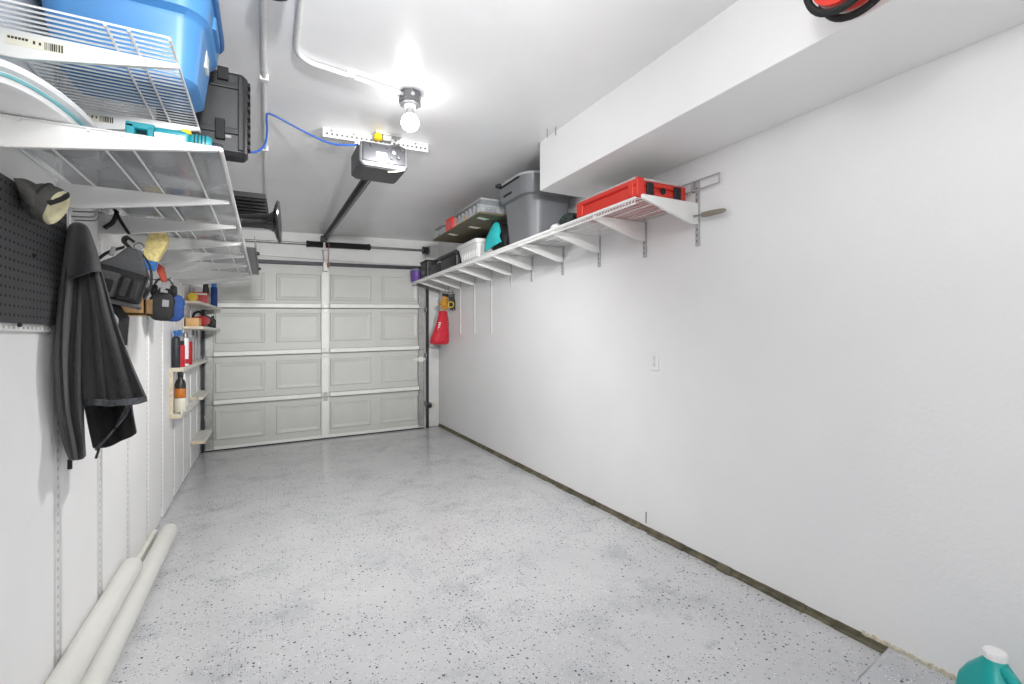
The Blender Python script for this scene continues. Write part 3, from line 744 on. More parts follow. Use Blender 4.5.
t = thing('metal_channel', 'long grey metal channel lying along the front edge of the liner-covered shelf', 'channel', (-0.09, 4.0, tz))
m = MB()
m.box((-0.155, 3.42, tz), (-0.065, 4.86, tz+0.004)).box((-0.07, 3.42, tz), (-0.065, 4.86, tz+0.075)).box((-0.155, 3.42, tz), (-0.15, 4.86, tz+0.075))
m.build('channel', 'greytote', t, bevel=0.001)
for y in (3.9, 4.75):
    MB().lathe([(0.012, 0), (0.014, 0.01), (0.010, 0.02)], (-0.066, y, tz+0.04), (1, 0, 0), 10).build('knob', 'darksteel', t)

# ================================================================== things on the left wall
# pegboard
t = thing('pegboard', 'dark grey pegboard fixed to the panelled wall beside the jacket', 'pegboard', (WL, 1.8, 1.28))
PB0, PB1, PZ0, PZ1 = 1.02, 2.235, 1.292, 1.688
m = MB().box((WL+0.014, PB0, PZ0), (WL+0.020, PB1, PZ1)); m.build('board', 'pegboard', t, bevel=0.001)
m = MB(); y = PB1-0.02
while y > 1.40:
    z = PZ0+0.022; k = 0
    while z < PZ1-0.01:
        m.lathe([(0.0042, 0), (0.0042, 0.0006)], (WL+0.0202, y, z), (1, 0, 0), 6); z += 0.0254
    y -= 0.0254
m.build('peg_holes', 'darkhole', t)['kind'] = 'stuff'
m = MB().box((WL, PB0, PZ0+0.02), (WL+0.014, PB1-0.03, PZ0+0.05)).box((WL, PB0, PZ1-0.05), (WL+0.014, PB1-0.03, PZ1-0.02))
m.build('batten', 'stdpaint', t)
m = MB().box((WL, PB0, PZ0-0.022), (WL+0.010, PB1-0.09, PZ0)); o = m.build('rail', 'bracket', t)
m = MB(); y = PB1-0.11
while y > 1.45:
    m.box((WL+0.0098, y, PZ0-0.016), (WL+0.0106, y+0.014, PZ0-0.008)); y -= 0.03
m.build('rail_slots', 'slotlight', o)['kind'] = 'stuff'
for (u, v) in ((18, 325), (33, 255)):
    p = PX(u, v, WL+0.02)
    MB().lathe([(0.006, 0), (0.006, 0.006), (0.003, 0.009)], p, (1, 0, 0), 10).build('peg', 'blackmatte', t)

# cap hanging on the pegboard corner
cp = PX(46, 203, -0.575)
t = thing('cap', 'grey cloth cap with cream lining hanging at the pegboard corner', 'cap', cp)
axc = Vector((0.88, -0.08, -0.40)).normalized(); c1 = (Vector((0, 0, 1))-axc*axc.z).normalized(); c2 = axc.cross(c1)
def capring(h, r, wob=0.04): return [cp+axc*h*0.85+(c1*math.cos(R(a))*1.12+c2*math.sin(R(a))*0.92)*0.84*r*(1+wob*math.sin(R(a*4+h*2000))) for a in range(0, 360, 12)]
MB().loops([capring(h, r) for h, r in ((-0.064, 0.004), (-0.060, 0.022), (-0.048, 0.040), (-0.028, 0.053), (-0.004, 0.058), (0.020, 0.058), (0.030, 0.056))], True, False).build('crown', 'capgrey', t, angle=60)
MB().loops([capring(h, r, 0.02) for h, r in ((0.026, 0.056), (0.034, 0.057), (0.040, 0.052), (0.036, 0.044), (0.012, 0.030), (0.008, 0.003))]).build('lining', 'cream', t, angle=60)
m = MB().tube(capring(-0.012, 0.0595, 0.03)+[capring(-0.012, 0.0595, 0.03)[0]], 0.003, 6); m.build('seam', 'midnylon', t)
m = MB()
m.sheet([[PX(14, 178, -0.618), PX(19, 190, -0.614), PX(25, 203, -0.612)], [PX(26, 180, -0.605), PX(30, 191, -0.59), PX(33, 206, -0.59)], [PX(40, 187, -0.59), PX(42, 196, -0.58), PX(44, 207, -0.578)]], 8, 8)
m.build('brim', 'capgrey', t, solid=0.006)
m = MB().strap(spline([cp+axc*0.026+c1*0.052, cp+axc*0.04+c1*0.042+c2*0.018, cp+axc*0.04+c1*0.025+c2*0.034, cp+axc*0.026+c1*0.0+c2*0.047], 5), 0.014, 0.004, axc)
m.build('strap', 'nylon', t)

# coat hook
hp = PX(70, 216, WL)
t = thing('coat_hook', 'white double coat hook with wire prongs above the hanging jacket', 'coat hook', hp)
MB().box((WL, hp.y-0.02, hp.z-0.035), (WL+0.008, hp.y+0.02, hp.z+0.03)).build('back_plate', 'white', t, bevel=0.003)
m = MB()
for dz, dy in ((0.018, 0.0), (-0.012, 0.012), (-0.004, -0.014)):
    m.tube(spline([(WL+0.006, hp.y+dy, hp.z+dz), (WL+0.04, hp.y+dy, hp.z+dz+0.002), (WL+0.07, hp.y+dy, hp.z+dz+0.006), (WL+0.082, hp.y+dy, hp.z+dz+0.022)], 4), 0.0028, 6)
m.build('prong', 'steel', t)

# fleece jacket
def jk(*rows): return [PX(u, v, x) for (u, v, x) in rows]
jc = PX(76, 228, -0.6)
t = thing('jacket', 'charcoal fleece jacket hanging from the coat hook on the panelled wall', 'jacket', jc)
A = [jk((68, 229, -0.627), (62, 270, -0.629), (56, 320, -0.630), (54, 365, -0.630), (57, 410, -0.630), (62, 440, -0.627), (69, 459, -0.623)),
     jk((70, 228, -0.615), (66, 270, -0.607), (61, 320, -0.603), (60, 365, -0.600), (63, 410, -0.603), (68, 440, -0.605), (72, 460, -0.605)),
     jk((74, 227, -0.615), (72, 270, -0.610), (68, 320, -0.610), (66, 365, -0.613), (68, 410, -0.615), (73, 440, -0.613), (76, 460, -0.610)),
     jk((78, 227, -0.607), (78, 270, -0.593), (76, 320, -0.588), (74, 365, -0.585), (75, 410, -0.588), (79, 440, -0.593), (80, 459, -0.595)),
     jk((81, 228, -0.615), (83, 270, -0.605), (83, 320, -0.603), (82, 365, -0.603), (81, 410, -0.605), (82, 440, -0.605), (83, 456, -0.605))]
A = [[p+Vector((0.004, 0, 0)) for p in c] for c in A]
MB().sheet(A, 28, 36).build('front_panel', 'fleece', t, solid=0.010)
def jy(*rows): return [PY(u, v, y) for (u, v, y) in rows]
B = [jy((77, 227, 2.27), (79, 270, 2.24), (81, 315, 2.22), (82, 360, 2.21), (84, 403, 2.20)),
     jy((80, 226, 2.24), (86, 270, 2.19), (91, 315, 2.17), (94, 360, 2.155), (98, 402, 2.145)),
     jy((83, 228, 2.26), (90, 270, 2.21), (97, 315, 2.19), (103, 360, 2.18), (109, 404, 2.17)),
     jy((86, 230, 2.24), (94, 270, 2.19), (103, 315, 2.165), (113, 360, 2.155), (122, 403, 2.145)),
     jy((88, 234, 2.26), (97, 270, 2.22), (109, 315, 2.20), (122, 360, 2.18), (135, 402, 2.17)),
     jy((89, 238, 2.28), (100, 270, 2.24), (113, 315, 2.21), (129, 360, 2.20), (145.5, 398, 2.19)),
     jy((87, 244, 2.36), (97, 275, 2.37), (109, 318, 2.37), (122, 360, 2.37), (136, 394, 2.36))]
MB().sheet(B, 36, 34).build('back_panel', 'fleece', t, solid=0.010)
# frayed hem band
m = MB()
hem = spline(jy((84, 401, 2.195), (98, 401, 2.14), (109, 402, 2.165), (122, 401, 2.14), (135, 400, 2.165), (145, 397, 2.185)), 6)
m.strap([p+Vector((0.004, -0.006, -0.004)) for p in hem], 0.022, 0.012, (0, 0, 1))
m.build('hem', 'hem', t)
Cc = [[PY(82, 392, 2.30), PY(86, 410, 2.30), PY(90, 430, 2.29), PY(94, 448, 2.28)],
      [PY(96, 392, 2.24), PY(100, 410, 2.24), PY(104, 430, 2.24), PY(108, 447, 2.24)],
      [PY(112, 392, 2.30), PY(116, 410, 2.28), PY(119, 427, 2.27), PY(121, 441, 2.26)],
      [PY(128, 392, 2.26), PY(130, 408, 2.25), PY(133, 422, 2.24), PY(135, 434, 2.24)],
      [PY(136, 388, 2.34), PY(131, 400, 2.36), PY(130, 412, 2.36), PY(133, 424, 2.36)]]
MB().sheet(Cc, 24, 14).build('lining', 'fleecedark', t, solid=0.008)
m = MB().strap(spline([PY(131, 398, 2.225), PY(124, 415, 2.225), PY(112, 432, 2.22), PY(96, 449, 2.25)], 6), 0.016, 0.006, (0.4, 0, 0.6))
m.build('lining_seam', 'hem', t)
m = MB().tube([PX(99, 448, -.50), PX(98, 452, -.50), PX(96, 458, -.50)], 0.004, 6).build('drawcord', 'nylon', t)
m = MB().tube(spline([p+Vector((0.006, -0.004, 0)) for p in A[0][1:]], 5), 0.0035, 6)
m.build('zipper', 'darksteel', t)
MB().box(*[tuple(A[0][-1]+Vector(d)) for d in ((-0.006, -0.012, -0.035), (0.006, 0.0, 0.0))]).build('zip_pull', 'blackmatte', t, bevel=0.002)
Hd = [jy((67, 236, 2.26), (64, 255, 2.24), (64, 275, 2.23)), jy((71, 226, 2.22), (69, 252, 2.16), (68, 279, 2.14)), jy((78, 223, 2.20), (77, 250, 2.12), (78, 276, 2.10)),
      jy((86, 227, 2.20), (89, 250, 2.13), (92, 272, 2.11)), jy((91, 238, 2.25), (97, 256, 2.20), (100, 272, 2.19))]
MB().sheet(Hd, 18, 12).build('hood', 'fleece', t, solid=0.010)

# tool pouch bag
bc = Vector((-0.555, 2.60, 1.505))
t = thing('tool_bag', 'dark grey tool pouch with many pockets hanging behind the jacket', 'tool bag', bc)
BM = about(bc, ry=R(14), rz=R(6)) @ Matrix.Scale(0.84, 4)
def bx(a, b): return MB().box(a, b, BM)
bx((-0.10, 0.0, -0.115), (0.10, 0.085, 0.055)).build('body', 'midnylon', t, bevel=0.018, segs=3)
bx((-0.085, -0.035, -0.105), (0.0, 0.01, 0.02)).build('pocket', 'greynylon', t, bevel=0.012, segs=3)
bx((0.0, -0.04, -0.11), (0.095, 0.01, 0.015)).build('pocket', 'nylon', t, bevel=0.012, segs=3)
bx((0.012, -0.052, -0.09), (0.042, -0.035, 0.005)).build('pocket', 'midnylon', t, bevel=0.006)
bx((0.052, -0.052, -0.095), (0.084, -0.035, 0.0)).build('pocket', 'midnylon', t, bevel=0.006)
bx((-0.07, -0.046, -0.085), (-0.02, -0.032, -0.02)).build('pocket', 'nylon', t, bevel=0.006)
m = MB().loops([[BM @ Vector(p) for p in ((-0.11, -0.012, 0.045), (0.11, -0.012, 0.035), (0.11, 0.06, 0.035), (-0.11, 0.06, 0.045))],
                [BM @ Vector(p) for p in ((-0.05, -0.02, 0.10), (0.08, -0.02, 0.09), (0.08, 0.05, 0.09), (-0.05, 0.05, 0.10))],
                [BM @ Vector(p) for p in ((-0.015, -0.01, 0.165), (0.045, -0.01, 0.16), (0.045, 0.04, 0.16), (-0.015, 0.04, 0.165))]])
m.build('flap', 'greynylon', t, bevel=0.008)
bx((-0.12, -0.03, -0.135), (0.11, 0.08, -0.112)).build('base_pad', 'greynylon', t, bevel=0.008)
m = MB().tube([BM @ Vector(p) for p in arc((0.03, 0.0, 0.18), (1, 0, 0), (0, 0, 1), 0.02, 0, 350, 14)], 0.004, 6); m.build('ring', 'steel', t)
m = MB().strap([BM @ Vector(p) for p in spline([(-0.03, 0.02, 0.16), (-0.09, 0.0, 0.10), (-0.13, -0.01, 0.0), (-0.13, -0.02, -0.08), (-0.085, -0.04, -0.12)], 5)], 0.03, 0.005, (0, 1, 0)); m.build('strap', 'nylon', t)
m = MB().strap([BM @ Vector(p) for p in spline([(0.05, 0.02, 0.15), (0.10, 0.0, 0.09), (0.125, -0.01, 0.0), (0.115, -0.01, -0.08)], 5)], 0.03, 0.005, (0, 1, 0)); m.build('strap', 'nylon', t)
m = MB().strap([BM @ Vector((-0.02, 0.05, -0.125)), PX(124, 318, -0.55), PX(122, 345, -0.55)], 0.036, 0.005, (1, 0.3, 0)); m.build('tail_strap', 'nylon', t)
m = MB().strap([BM @ Vector(p) for p in spline([(0.0, 0.03, 0.16), (-0.035, 0.02, 0.185), (-0.03, 0.01, 0.21), (0.0, 0.02, 0.2)], 5)], 0.04, 0.012, (0, 1, 0)); m.build('carry_loop', 'nylon', t)
bx((-0.075, -0.02, 0.095), (-0.055, -0.005, 0.145)).build('buckle', 'greylabel', t, bevel=0.004)
# hook the pouch hangs on
hk = PX(113, 215, -0.60)
t = thing('pouch_hook', 'black forked hook above the tool pouch, under the shelf bracket', 'hook', hk)
m = MB().strap(spline([(WL, hk.y, hk.z+0.03), (-0.60, hk.y, hk.z+0.03), (-0.575, hk.y, hk.z-0.02), (-0.545, hk.y, hk.z-0.075)], 5), 0.03, 0.010, (0, 1, 0)).build('arm', 'blackmatte', t)
m = MB().strap(spline([(-0.585, hk.y, hk.z+0.02), (-0.60, hk.y, hk.z-0.03), (-0.63, hk.y, hk.z-0.06)], 5), 0.03, 0.010, (0, 1, 0)).build('prong', 'blackmatte', t)

# brush with straw bristles
brc = PX(151, 261, -0.505)
t = thing('scrub_brush', 'straw bristle brush with blue handle hung beside the tool pouch', 'brush', brc)
BB = about(brc, ry=R(14))
m = MB().loops([[BB @ Vector((sx*w+o, sy*d, z)) for sx, sy in ((-1, -1), (-0.3, -1.15), (0.3, -1.15), (1, -1), (1, 1), (-1, 1))] for z, w, d, o in ((0.0, 0.026, 0.02, 0), (0.05, 0.036, 0.025, 0), (0.10, 0.04, 0.028, 0.004), (0.135, 0.034, 0.026, 0.006), (0.152, 0.018, 0.018, 0.006))])
m.build('bristles', 'bristle', t)
m = MB().loops([[BB @ Vector((sx*w, sy*d, z)) for sx, sy in ((-1, -1), (1, -1), (1, 1), (-1, 1))] for z, w, d in ((-0.045, 0.026, 0.016), (-0.02, 0.03, 0.02), (0.003, 0.028, 0.021))])
m.build('handle', 'bluehandle', t, bevel=0.006)
MB().tube([BB @ Vector((0, 0.0, -0.04)), Vector((WL, brc.y+0.0, brc.z-0.02))], 0.006, 8).build('peg', 'steel', t)
# orange-red trowel handle
q = PX(157, 272, -0.545)
t = thing('hand_saw', 'orange red handled saw hanging on the panelled wall under the brush', 'saw', q)
m = MB().prism([q+Vector(p) for p in ((-0.01, 0, 0.06), (0.03, 0, 0.03), (0.045, 0, -0.05), (0.02, 0, -0.055), (0.0, 0, 0.0))], (0, 0.03, 0)); m.build('grip', 'orangered', t, bevel=0.006)
m = MB().prism([q+Vector(p) for p in ((0.02, 0.012, -0.05), (0.045, 0.012, -0.05), (0.035, 0.012, -0.10), (0.012, 0.012, -0.10))], (0, 0.003, 0)); m.build('blade', 'steel', t)
MB().tube([q+Vector((0.01, 0.015, 0.03)), Vector((WL-0.001, q.y+0.015, q.z+0.03))], 0.005, 6).build('peg', 'steel', t)
# small wooden box with tools
w0 = PX(136, 307, -0.64)
wy = 3.02; t = thing('wooden_caddy', 'small pale wooden caddy fixed to the panelled wall below the tool pouch', 'caddy', (WL, wy, 1.37))
wz = 1.365
m = MB().box((WL, wy, wz), (-0.545, wy+0.16, wz+0.012)).box((WL, wy, wz), (WL+0.012, wy+0.16, wz+0.09)).box((-0.557, wy, wz), (-0.545, wy+0.16, wz+0.085)).box((WL, wy, wz), (-0.545, wy+0.012, wz+0.09)).box((WL, wy+0.148, wz), (-0.545, wy+0.16, wz+0.09))
m.build('box', 'wood', t, bevel=0.002)
for i, (dx, h, mm, nm, lb) in enumerate(((0.03, 0.2, 'white', 'putty_knife', 'white handled putty knife standing in the wooden caddy'), (0.06, 0.17, 'steel', 'scraper', 'steel scraper standing in the wooden caddy'), (0.085, 0.14, 'black', 'chisel', 'black handled chisel standing in the wooden caddy'))):
    tt = thing(nm, lb, 'hand tool', (WL+dx, wy+0.06, wz+0.013))
    MB().box((WL+dx-0.010, wy+0.055, wz+0.0125), (WL+dx+0.010, wy+0.058, wz+h*0.6)).build('blade', 'steel', tt)
    MB().lathe([(0.006, 0), (0.011, 0.01), (0.010, h*0.35), (0.012, h*0.45), (0.004, h*0.47)], (WL+dx, wy+0.0565, wz+h*0.58), (0.1, 0, 1), 10).build('handle', mm, tt)

# knee pads
q = Vector((-0.555, 3.50, 1.435))
def kneepad(name, q, label, m_):
    t = thing(name, label, 'knee pad', q, 'knee pads on the panelled wall')
    KM = about(q, rz=R(8), ry=R(4)) @ Matrix.Scale(0.80, 4)
    m = MB()
    ringp = []
    for d, s in ((0.0, 1.0), (-0.03, 1.0), (-0.045, 0.86), (-0.05, 0.5)):
        ringp.append([KM @ Vector((0.075*s*math.copysign(abs(math.cos(R(a)))**0.6, math.cos(R(a))), d, 0.105*s*math.copysign(abs(math.sin(R(a)))**0.6, math.sin(R(a))))) for a in range(0, 360, 15)])
    m.loops(ringp); m.build('pad', m_, t)
    for z in (-0.05, 0.045):
        m = MB().strap([KM @ Vector(p) for p in spline([(-0.075, -0.01, z), (-0.06, 0.05, z), (0.0, 0.07, z-0.01), (0.06, 0.05, z), (0.075, -0.01, z)], 5)], 0.028, 0.004, (0, 0, 1)); m.build('strap', 'bluecloth' if m_ == 'bluecloth' else 'nylon', t)
    return t, KM
t, KM = kneepad('knee_pad', q, 'black knee pad with grey badge, hung in front on the panelled wall', 'nylon')
MB().box((0.0, -0.054, 0.0), (0.04, -0.0495, 0.05), KM).build('badge', 'greylabel', t)
m = MB().tube([KM @ Vector((-0.03, 0.02, 0.10)), KM @ Vector((-0.02, 0.03, 0.135)), KM @ Vector((0.03, 0.04, 0.135)), KM @ Vector((0.04, 0.03, 0.09))], 0.008, 6); m.build('hang_loop', 'nylon', t)
t, KM = kneepad('knee_pad', q+Vector((0.035, 0.11, 0.0)), 'blue knee pad hung right behind the black one', 'bluecloth')
t = thing('headphones', 'black ear defenders hanging above the knee pads', 'ear defenders', q+Vector((0.0, 0.06, 0.125)))
qq = q+Vector((0.0, 0.06, 0.125))
MB().strap([qq+Vector((0.045*math.cos(R(a)), 0, 0.05*math.sin(R(a)))) for a in range(-10, 191, 12)], 0.03, 0.008, (0, 1, 0)).build('headband', 'black', t)
for s_ in (-1, 1):
    MB().lathe([(0.02, -0.012), (0.034, -0.01), (0.036, 0.008), (0.026, 0.02)], qq+Vector((0.044*s_, 0, -0.025)), (s_, 0, 0), 16).build('ear_cup', 'blackmatte', t)
m = MB().tube([(WL-0.001, qq.y, qq.z+0.039), (-0.535, qq.y, qq.z+0.040), (-0.52, qq.y, qq.z+0.055)], 0.005, 6)
tag(m.build('wall_peg', 'steel', None, origin=(WL, qq.y, qq.z+.039)), 'steel wall peg that the ear defenders hang from', 'peg')

# ------------------------------------------------------------------ small shelves near the door, left wall
def ledge(name, y0, y1, x1, z, label, x1n=None, th=0.03, lip=True):
    xn = x1 if x1n is None else x1n
    t = thing(name, label, 'shelf', (WL, (y0+y1)/2, z), 'small white wall ledges')
    MB().prism([(WL, y0, z-th), (xn, y0, z-th), (x1, y1, z-th), (WL, y1, z-th)], (0, 0, th)).build('board', 'ledge', t, bevel=0.003)
    MB().prism([(WL+0.003, y0-0.002, z-th+0.003), (xn-0.003, y0-0.002, z-th+0.003), (xn-0.003, y0-0.002, z-0.003), (WL+0.003, y0-0.002, z-0.003)], (0, 0.003, 0)).build('raw_end', 'ledgeend', t)
    return t
ledge('wall_shelf', 5.02, 6.10, -0.44, 1.575, 'white tapered wall shelf by the door, topmost, holding a red box', -0.53, 0.022)
ledge('wall_shelf', 5.02, 6.10, -0.45, 1.352, 'second white wall shelf by the door, holding the dark red grinder', -0.50, 0.022)
ledge('wall_shelf', 4.40, 6.12, -0.565, 1.025, 'white wall ledge carrying the row of aerosol cans')
t = ledge('wall_shelf', 4.40, 5.42, -0.575, 0.672, 'white wall ledge carrying the brown spray bottle')
MB().box((WL, 4.40, 0.672), (WL+0.02, 4.43, 0.995)).build('side_board', 'ledgeend', t, bevel=0.002)
MB().box((-0.583, 4.40, 0.672), (-0.573, 5.4, 0.70)).build('rim', 'ledge', t, bevel=0.002)
ledge('wall_shelf', 5.46, 6.12, -0.545, 0.690, 'short empty wall ledge near the door track, above the lowest one')
ledge('wall_shelf', 5.50, 6.14, -0.530, 0.262, 'lowest empty wall ledge, near the floor by the door')

def can(x, y, z, r, h, bodym, capm, label, name='aerosol_can', nozzle=False):
    t = thing(name, label, 'can', (x, y, z), 'cans on the wall ledge')
    MB().lathe([(r*0.96, 0), (r, 0.004), (r, h*0.78), (r*0.9, h*0.82), (r*0.55, h*0.86)], (x, y, z), (0, 0, 1), 18).build('body', bodym, t)
    if bodym == 'white':
        MB().lathe([(r*0.99, h*0.06), (r*1.006, h*0.061), (r*1.006, h*0.2), (r*0.99, h*0.201)], (x, y, z), (0, 0, 1), 18, False).build('label_band', 'redpaint', t)
    if nozzle:
        MB().lathe([(r*0.5, h*0.85), (r*0.5, h*0.95), (r*0.3, h*0.96)], (x, y, z), (0, 0, 1), 12).box((x-0.012, y-0.05, z+h*0.95), (x+0.012, y+0.02, z+h*1.02)).box((x-0.006, y-0.045, z+h*0.88), (x+0.006, y-0.03, z+h*0.96)).build('trigger', capm, t, bevel=0.002)
    else:
        MB().lathe([(r*0.8, h*0.83), (r*0.8, h*0.96), (r*0.6, h)], (x, y, z), (0, 0, 1), 18).build('cap', capm, t)
L1 = 1.025
can(-0.618, 4.45, L1, 0.027, 0.275, 'darksteel', 'bluehandle', 'grey can with blue trigger, nearest on the wall ledge', nozzle=True)
can(-0.597, 4.53, L1, 0.026, 0.205, 'redcloth', 'darkgreen', 'pinkish red can with dark green cap, second on the wall ledge')
can(-0.615, 4.63, L1, 0.026, 0.285, 'greylabel', 'bluehandle', 'pale grey can with blue trigger, third on the wall ledge', nozzle=True)
can(-0.595, 4.73, L1, 0.024, 0.270, 'white', 'steel', 'tall white tube with red band on the wall ledge')
can(-0.600, 4.92, L1, 0.033, 0.235, 'redpaint', 'greylabel', 'bright red can with grey cap, farthest on the wall ledge')
# brown spray bottle
t = thing('spray_bottle', 'brown spray bottle with orange label standing on the ledge below the cans', 'bottle', (-0.612, 4.52, 0.672))
bq = (-0.600, 4.52, 0.673)
MB().lathe([(0.034, 0), (0.037, 0.006), (0.037, 0.215), (0.032, 0.24), (0.018, 0.262), (0.016, 0.275)], bq, (0, 0, 1), 20).build('body', 'brown', t)
MB().lathe([(0.0375, 0.115), (0.0382, 0.116), (0.0382, 0.185), (0.0375, 0.186)], bq, (0, 0, 1), 20, False).build('front_label', 'orange', t)
MB().lathe([(0.0375, 0.004), (0.0380, 0.005), (0.0380, 0.112), (0.0375, 0.113)], bq, (0, 0, 1), 20, False).build('lower_label', 'label', t)
MB().lathe([(0.018, 0.27), (0.018, 0.30), (0.012, 0.305)], bq, (0, 0, 1), 14).box((-0.612, 4.46, 0.965), (-0.588, 4.55, 0.992)).build('spray_head', 'darksteel', t, bevel=0.003)
t = thing('hose_coil', 'white crumpled plastic bag standing behind the brown spray bottle', 'bag', (-0.6, 4.72, 0.673))
t.name = 'plastic_bag'
m = MB().loops([[(-0.603+w*math.cos(R(a))*(1+0.15*math.sin(R(a*3+z*900))), 4.74+2.2*w*math.sin(R(a)), 0.673+z) for a in range(0, 360, 24)] for z, w in ((0.0, 0.022), (0.06, 0.026), (0.14, 0.022), (0.22, 0.016), (0.29, 0.008))])
m.build('film', 'white', t)

# on the top small shelf
zz = 1.5755
t = thing('red_box', 'low red box with white stripe on the topmost small shelf', 'box', (-0.58, 5.3, zz))
MB().box((-0.625, 5.32, zz), (-0.50, 5.52, zz+0.10)).build('carton', 'redpaint', t, bevel=0.003)
MB().box((-0.627, 5.317, zz+0.075), (-0.498, 5.32, zz+0.09)).build('stripe', 'label', t)
t = thing('tape_measure', 'yellow tape measure in front of the red box on the topmost small shelf', 'tape measure', (-0.6, 5.15, zz))
MB().lathe([(0.0, -0.02), (0.036, -0.02), (0.040, -0.014), (0.040, 0.014), (0.036, 0.02), (0.0, 0.02)], (-0.595, 5.16, zz+0.041), (0.3, -1, 0), 20).build('case', 'yellow', t)
MB().box((-0.625, 5.15, zz), (-0.54, 5.17, zz+0.008)).build('blade', 'redpaint', t)
t = thing('white_tub', 'white tub standing on top of the red box', 'tub', (-0.59, 5.42, zz+0.1))
MB().lathe([(0.04, 0), (0.045, 0.09), (0.047, 0.09), (0.047, 0.105), (0.02, 0.11)], (-0.585, 5.42, zz+0.1005), (0, 0, 1), 18).build('body', 'white', t)
can(-0.55, 5.72, zz, 0.032, 0.22, 'darksteel', 'black', 'dark can standing past the red box on the topmost small shelf', 'dark_can')
can(-0.495, 5.95, zz, 0.03, 0.25, 'bluecloth', 'bluehandle', 'dark blue tall can at the door end of the topmost small shelf', 'blue_can')
# second small shelf
zz = 1.3525
t = thing('wooden_block', 'tan wooden block on the second small shelf', 'block', (-0.58, 5.2, zz))
MB().box((-0.635, 5.06, zz), (-0.535, 5.24, zz+0.075)).build('block', 'wood', t, bevel=0.003)
t = thing('angle_grinder', 'dark red angle grinder with black parts on the second small shelf', 'power tool', (-0.53, 5.5, zz))
MB().lathe([(0.03, 0), (0.045, 0.02), (0.05, 0.12), (0.045, 0.2), (0.032, 0.24)], (-0.58, 5.30, zz+0.052), (0.25, 1, 0.05), 16).build('body', 'redpaint', t)
MB().lathe([(0.05, -0.02), (0.058, -0.01), (0.058, 0.02), (0.03, 0.03)], (-0.515, 5.60, zz+0.062), (0.6, -0.3, 0.5), 18).build('disc_guard', 'black', t)
m = MB().tube(spline([(-0.61, 5.32, zz+0.09), (-0.60, 5.36, zz+0.13), (-0.57, 5.44, zz+0.145), (-0.55, 5.52, zz+0.12)], 5), 0.012, 8); m.build('handle', 'blackmatte', t)
t = thing('glue_bottle', 'small black bottle beside the red grinder on the second small shelf', 'bottle', (-0.49, 5.85, zz))
MB().lathe([(0.03, 0), (0.032, 0.08), (0.015, 0.1), (0.013, 0.125)], (-0.50, 5.85, zz), (0, 0, 1), 14).build('body', 'black', t)
# narrow boards leaning in the corner
for i, (y, w, lab) in enumerate(((5.62, 0.03, 'grey steel strip upright on the panelled wall above the can ledge, the nearer one'), (5.88, 0.025, 'grey steel strip upright on the panelled wall above the can ledge, next to the track'))):
    o = MB().box((WL, y, 1.0255), (WL+0.016, y+w*2.2, 1.325)).build('steel_strip', 'steel', None, origin=(WL, y, 1.03), bevel=0.002)
    tag(o, lab, 'strip', 'steel strips by the door')

# ------------------------------------------------------------------ pipes on the floor
def pipe(cx, cz, r, y0, y1, label, dx=0.0):
    t = thing('pvc_pipe', label, 'pipe', (cx, y1, cz-r), 'white pipes along the panelled wall')
    n = 28; rings = []
    for (rr_, y) in ((r, y0), (r, y1), (r*0.9, y1), (r*0.9, y1-0.25)):
        rings.append([(cx+dx*(y-y1)+rr_*math.cos(2*math.pi*k/n), y, cz+rr_*math.sin(2*math.pi*k/n)) for k in range(n)])
    MB().loops(rings, True, True).build('tube', 'pvc', t, bevel=0.004)
    return t
fz = floor_z(-0.56)
pipe(-0.553, fz+0.046, 0.046, 0.55, 3.72, 'long white plastic pipe on the floor by the panelled wall, on the room side')
pipe(-0.604, fz+0.046+0.0775, 0.046, 0.35, 3.02, 'shorter white plastic pipe lying on top between the long pipe and the wall')
o = MB().box((WL+0.002, 1.5, floor_z(WL)), (WL+0.028, 3.78, floor_z(WL)+0.05)).build('wood_strip', 'ledge', None, origin=(WL, 3.7, 0), bevel=0.003)
tag(o, 'thin white strip on the floor between the pipes and the panelled wall', 'strip')

# ================================================================== things on the right shelf
sz0 = RZ+0.0035
# red toolbox
t = thing('toolbox', 'flat red plastic toolbox with black latches on the near end of the long lipped shelf', 'toolbox', (1.9, 2.25, sz0))
TX0, TX1, TY0, TY1, TH_ = 1.715, 2.065, 1.965, 2.52, 0.105
m = MB().rrect([(TX0+.01, TX1-.01, TY0+.01, TY1-.01, sz0, 0.02), (TX0, TX1, TY0, TY1, sz0+0.012, 0.025), (TX0, TX1, TY0, TY1, sz0+0.06, 0.025), (TX0+.008, TX1-.008, TY0+.008, TY1-.008, sz0+0.064, 0.02), (TX0+.008, TX1-.008, TY0+.008, TY1-.008, sz0+0.07, 0.02), (TX0, TX1, TY0, TY1, sz0+0.074, 0.025), (TX0, TX1, TY0, TY1, sz0+TH_-.008, 0.025), (TX0+.01, TX1-.01, TY0+.01, TY1-.01, sz0+TH_, 0.02)], n=5)
m.build('body', 'red', t)
m = MB().rrect([(TX0+.012, TX1-.012, TY0+.012, TY1-.012, sz0+TH_-.002, 0.02), (TX0+.014, TX1-.014, TY0+.014, TY1-.014, sz0+TH_+.012, 0.02), (TX0+.03, TX1-.03, TY0+.03, TY1-.03, sz0+TH_+.018, 0.02)], n=4)
tag(m.build('lid', 'redclear', t), 'pale clear lid')
for x in (TX0+0.07, TX1-0.085):
    MB().box((x, TY0-0.012, sz0+0.02), (x+0.045, TY0+0.004, sz0+0.092)).build('latch', 'black', t, bevel=0.005)
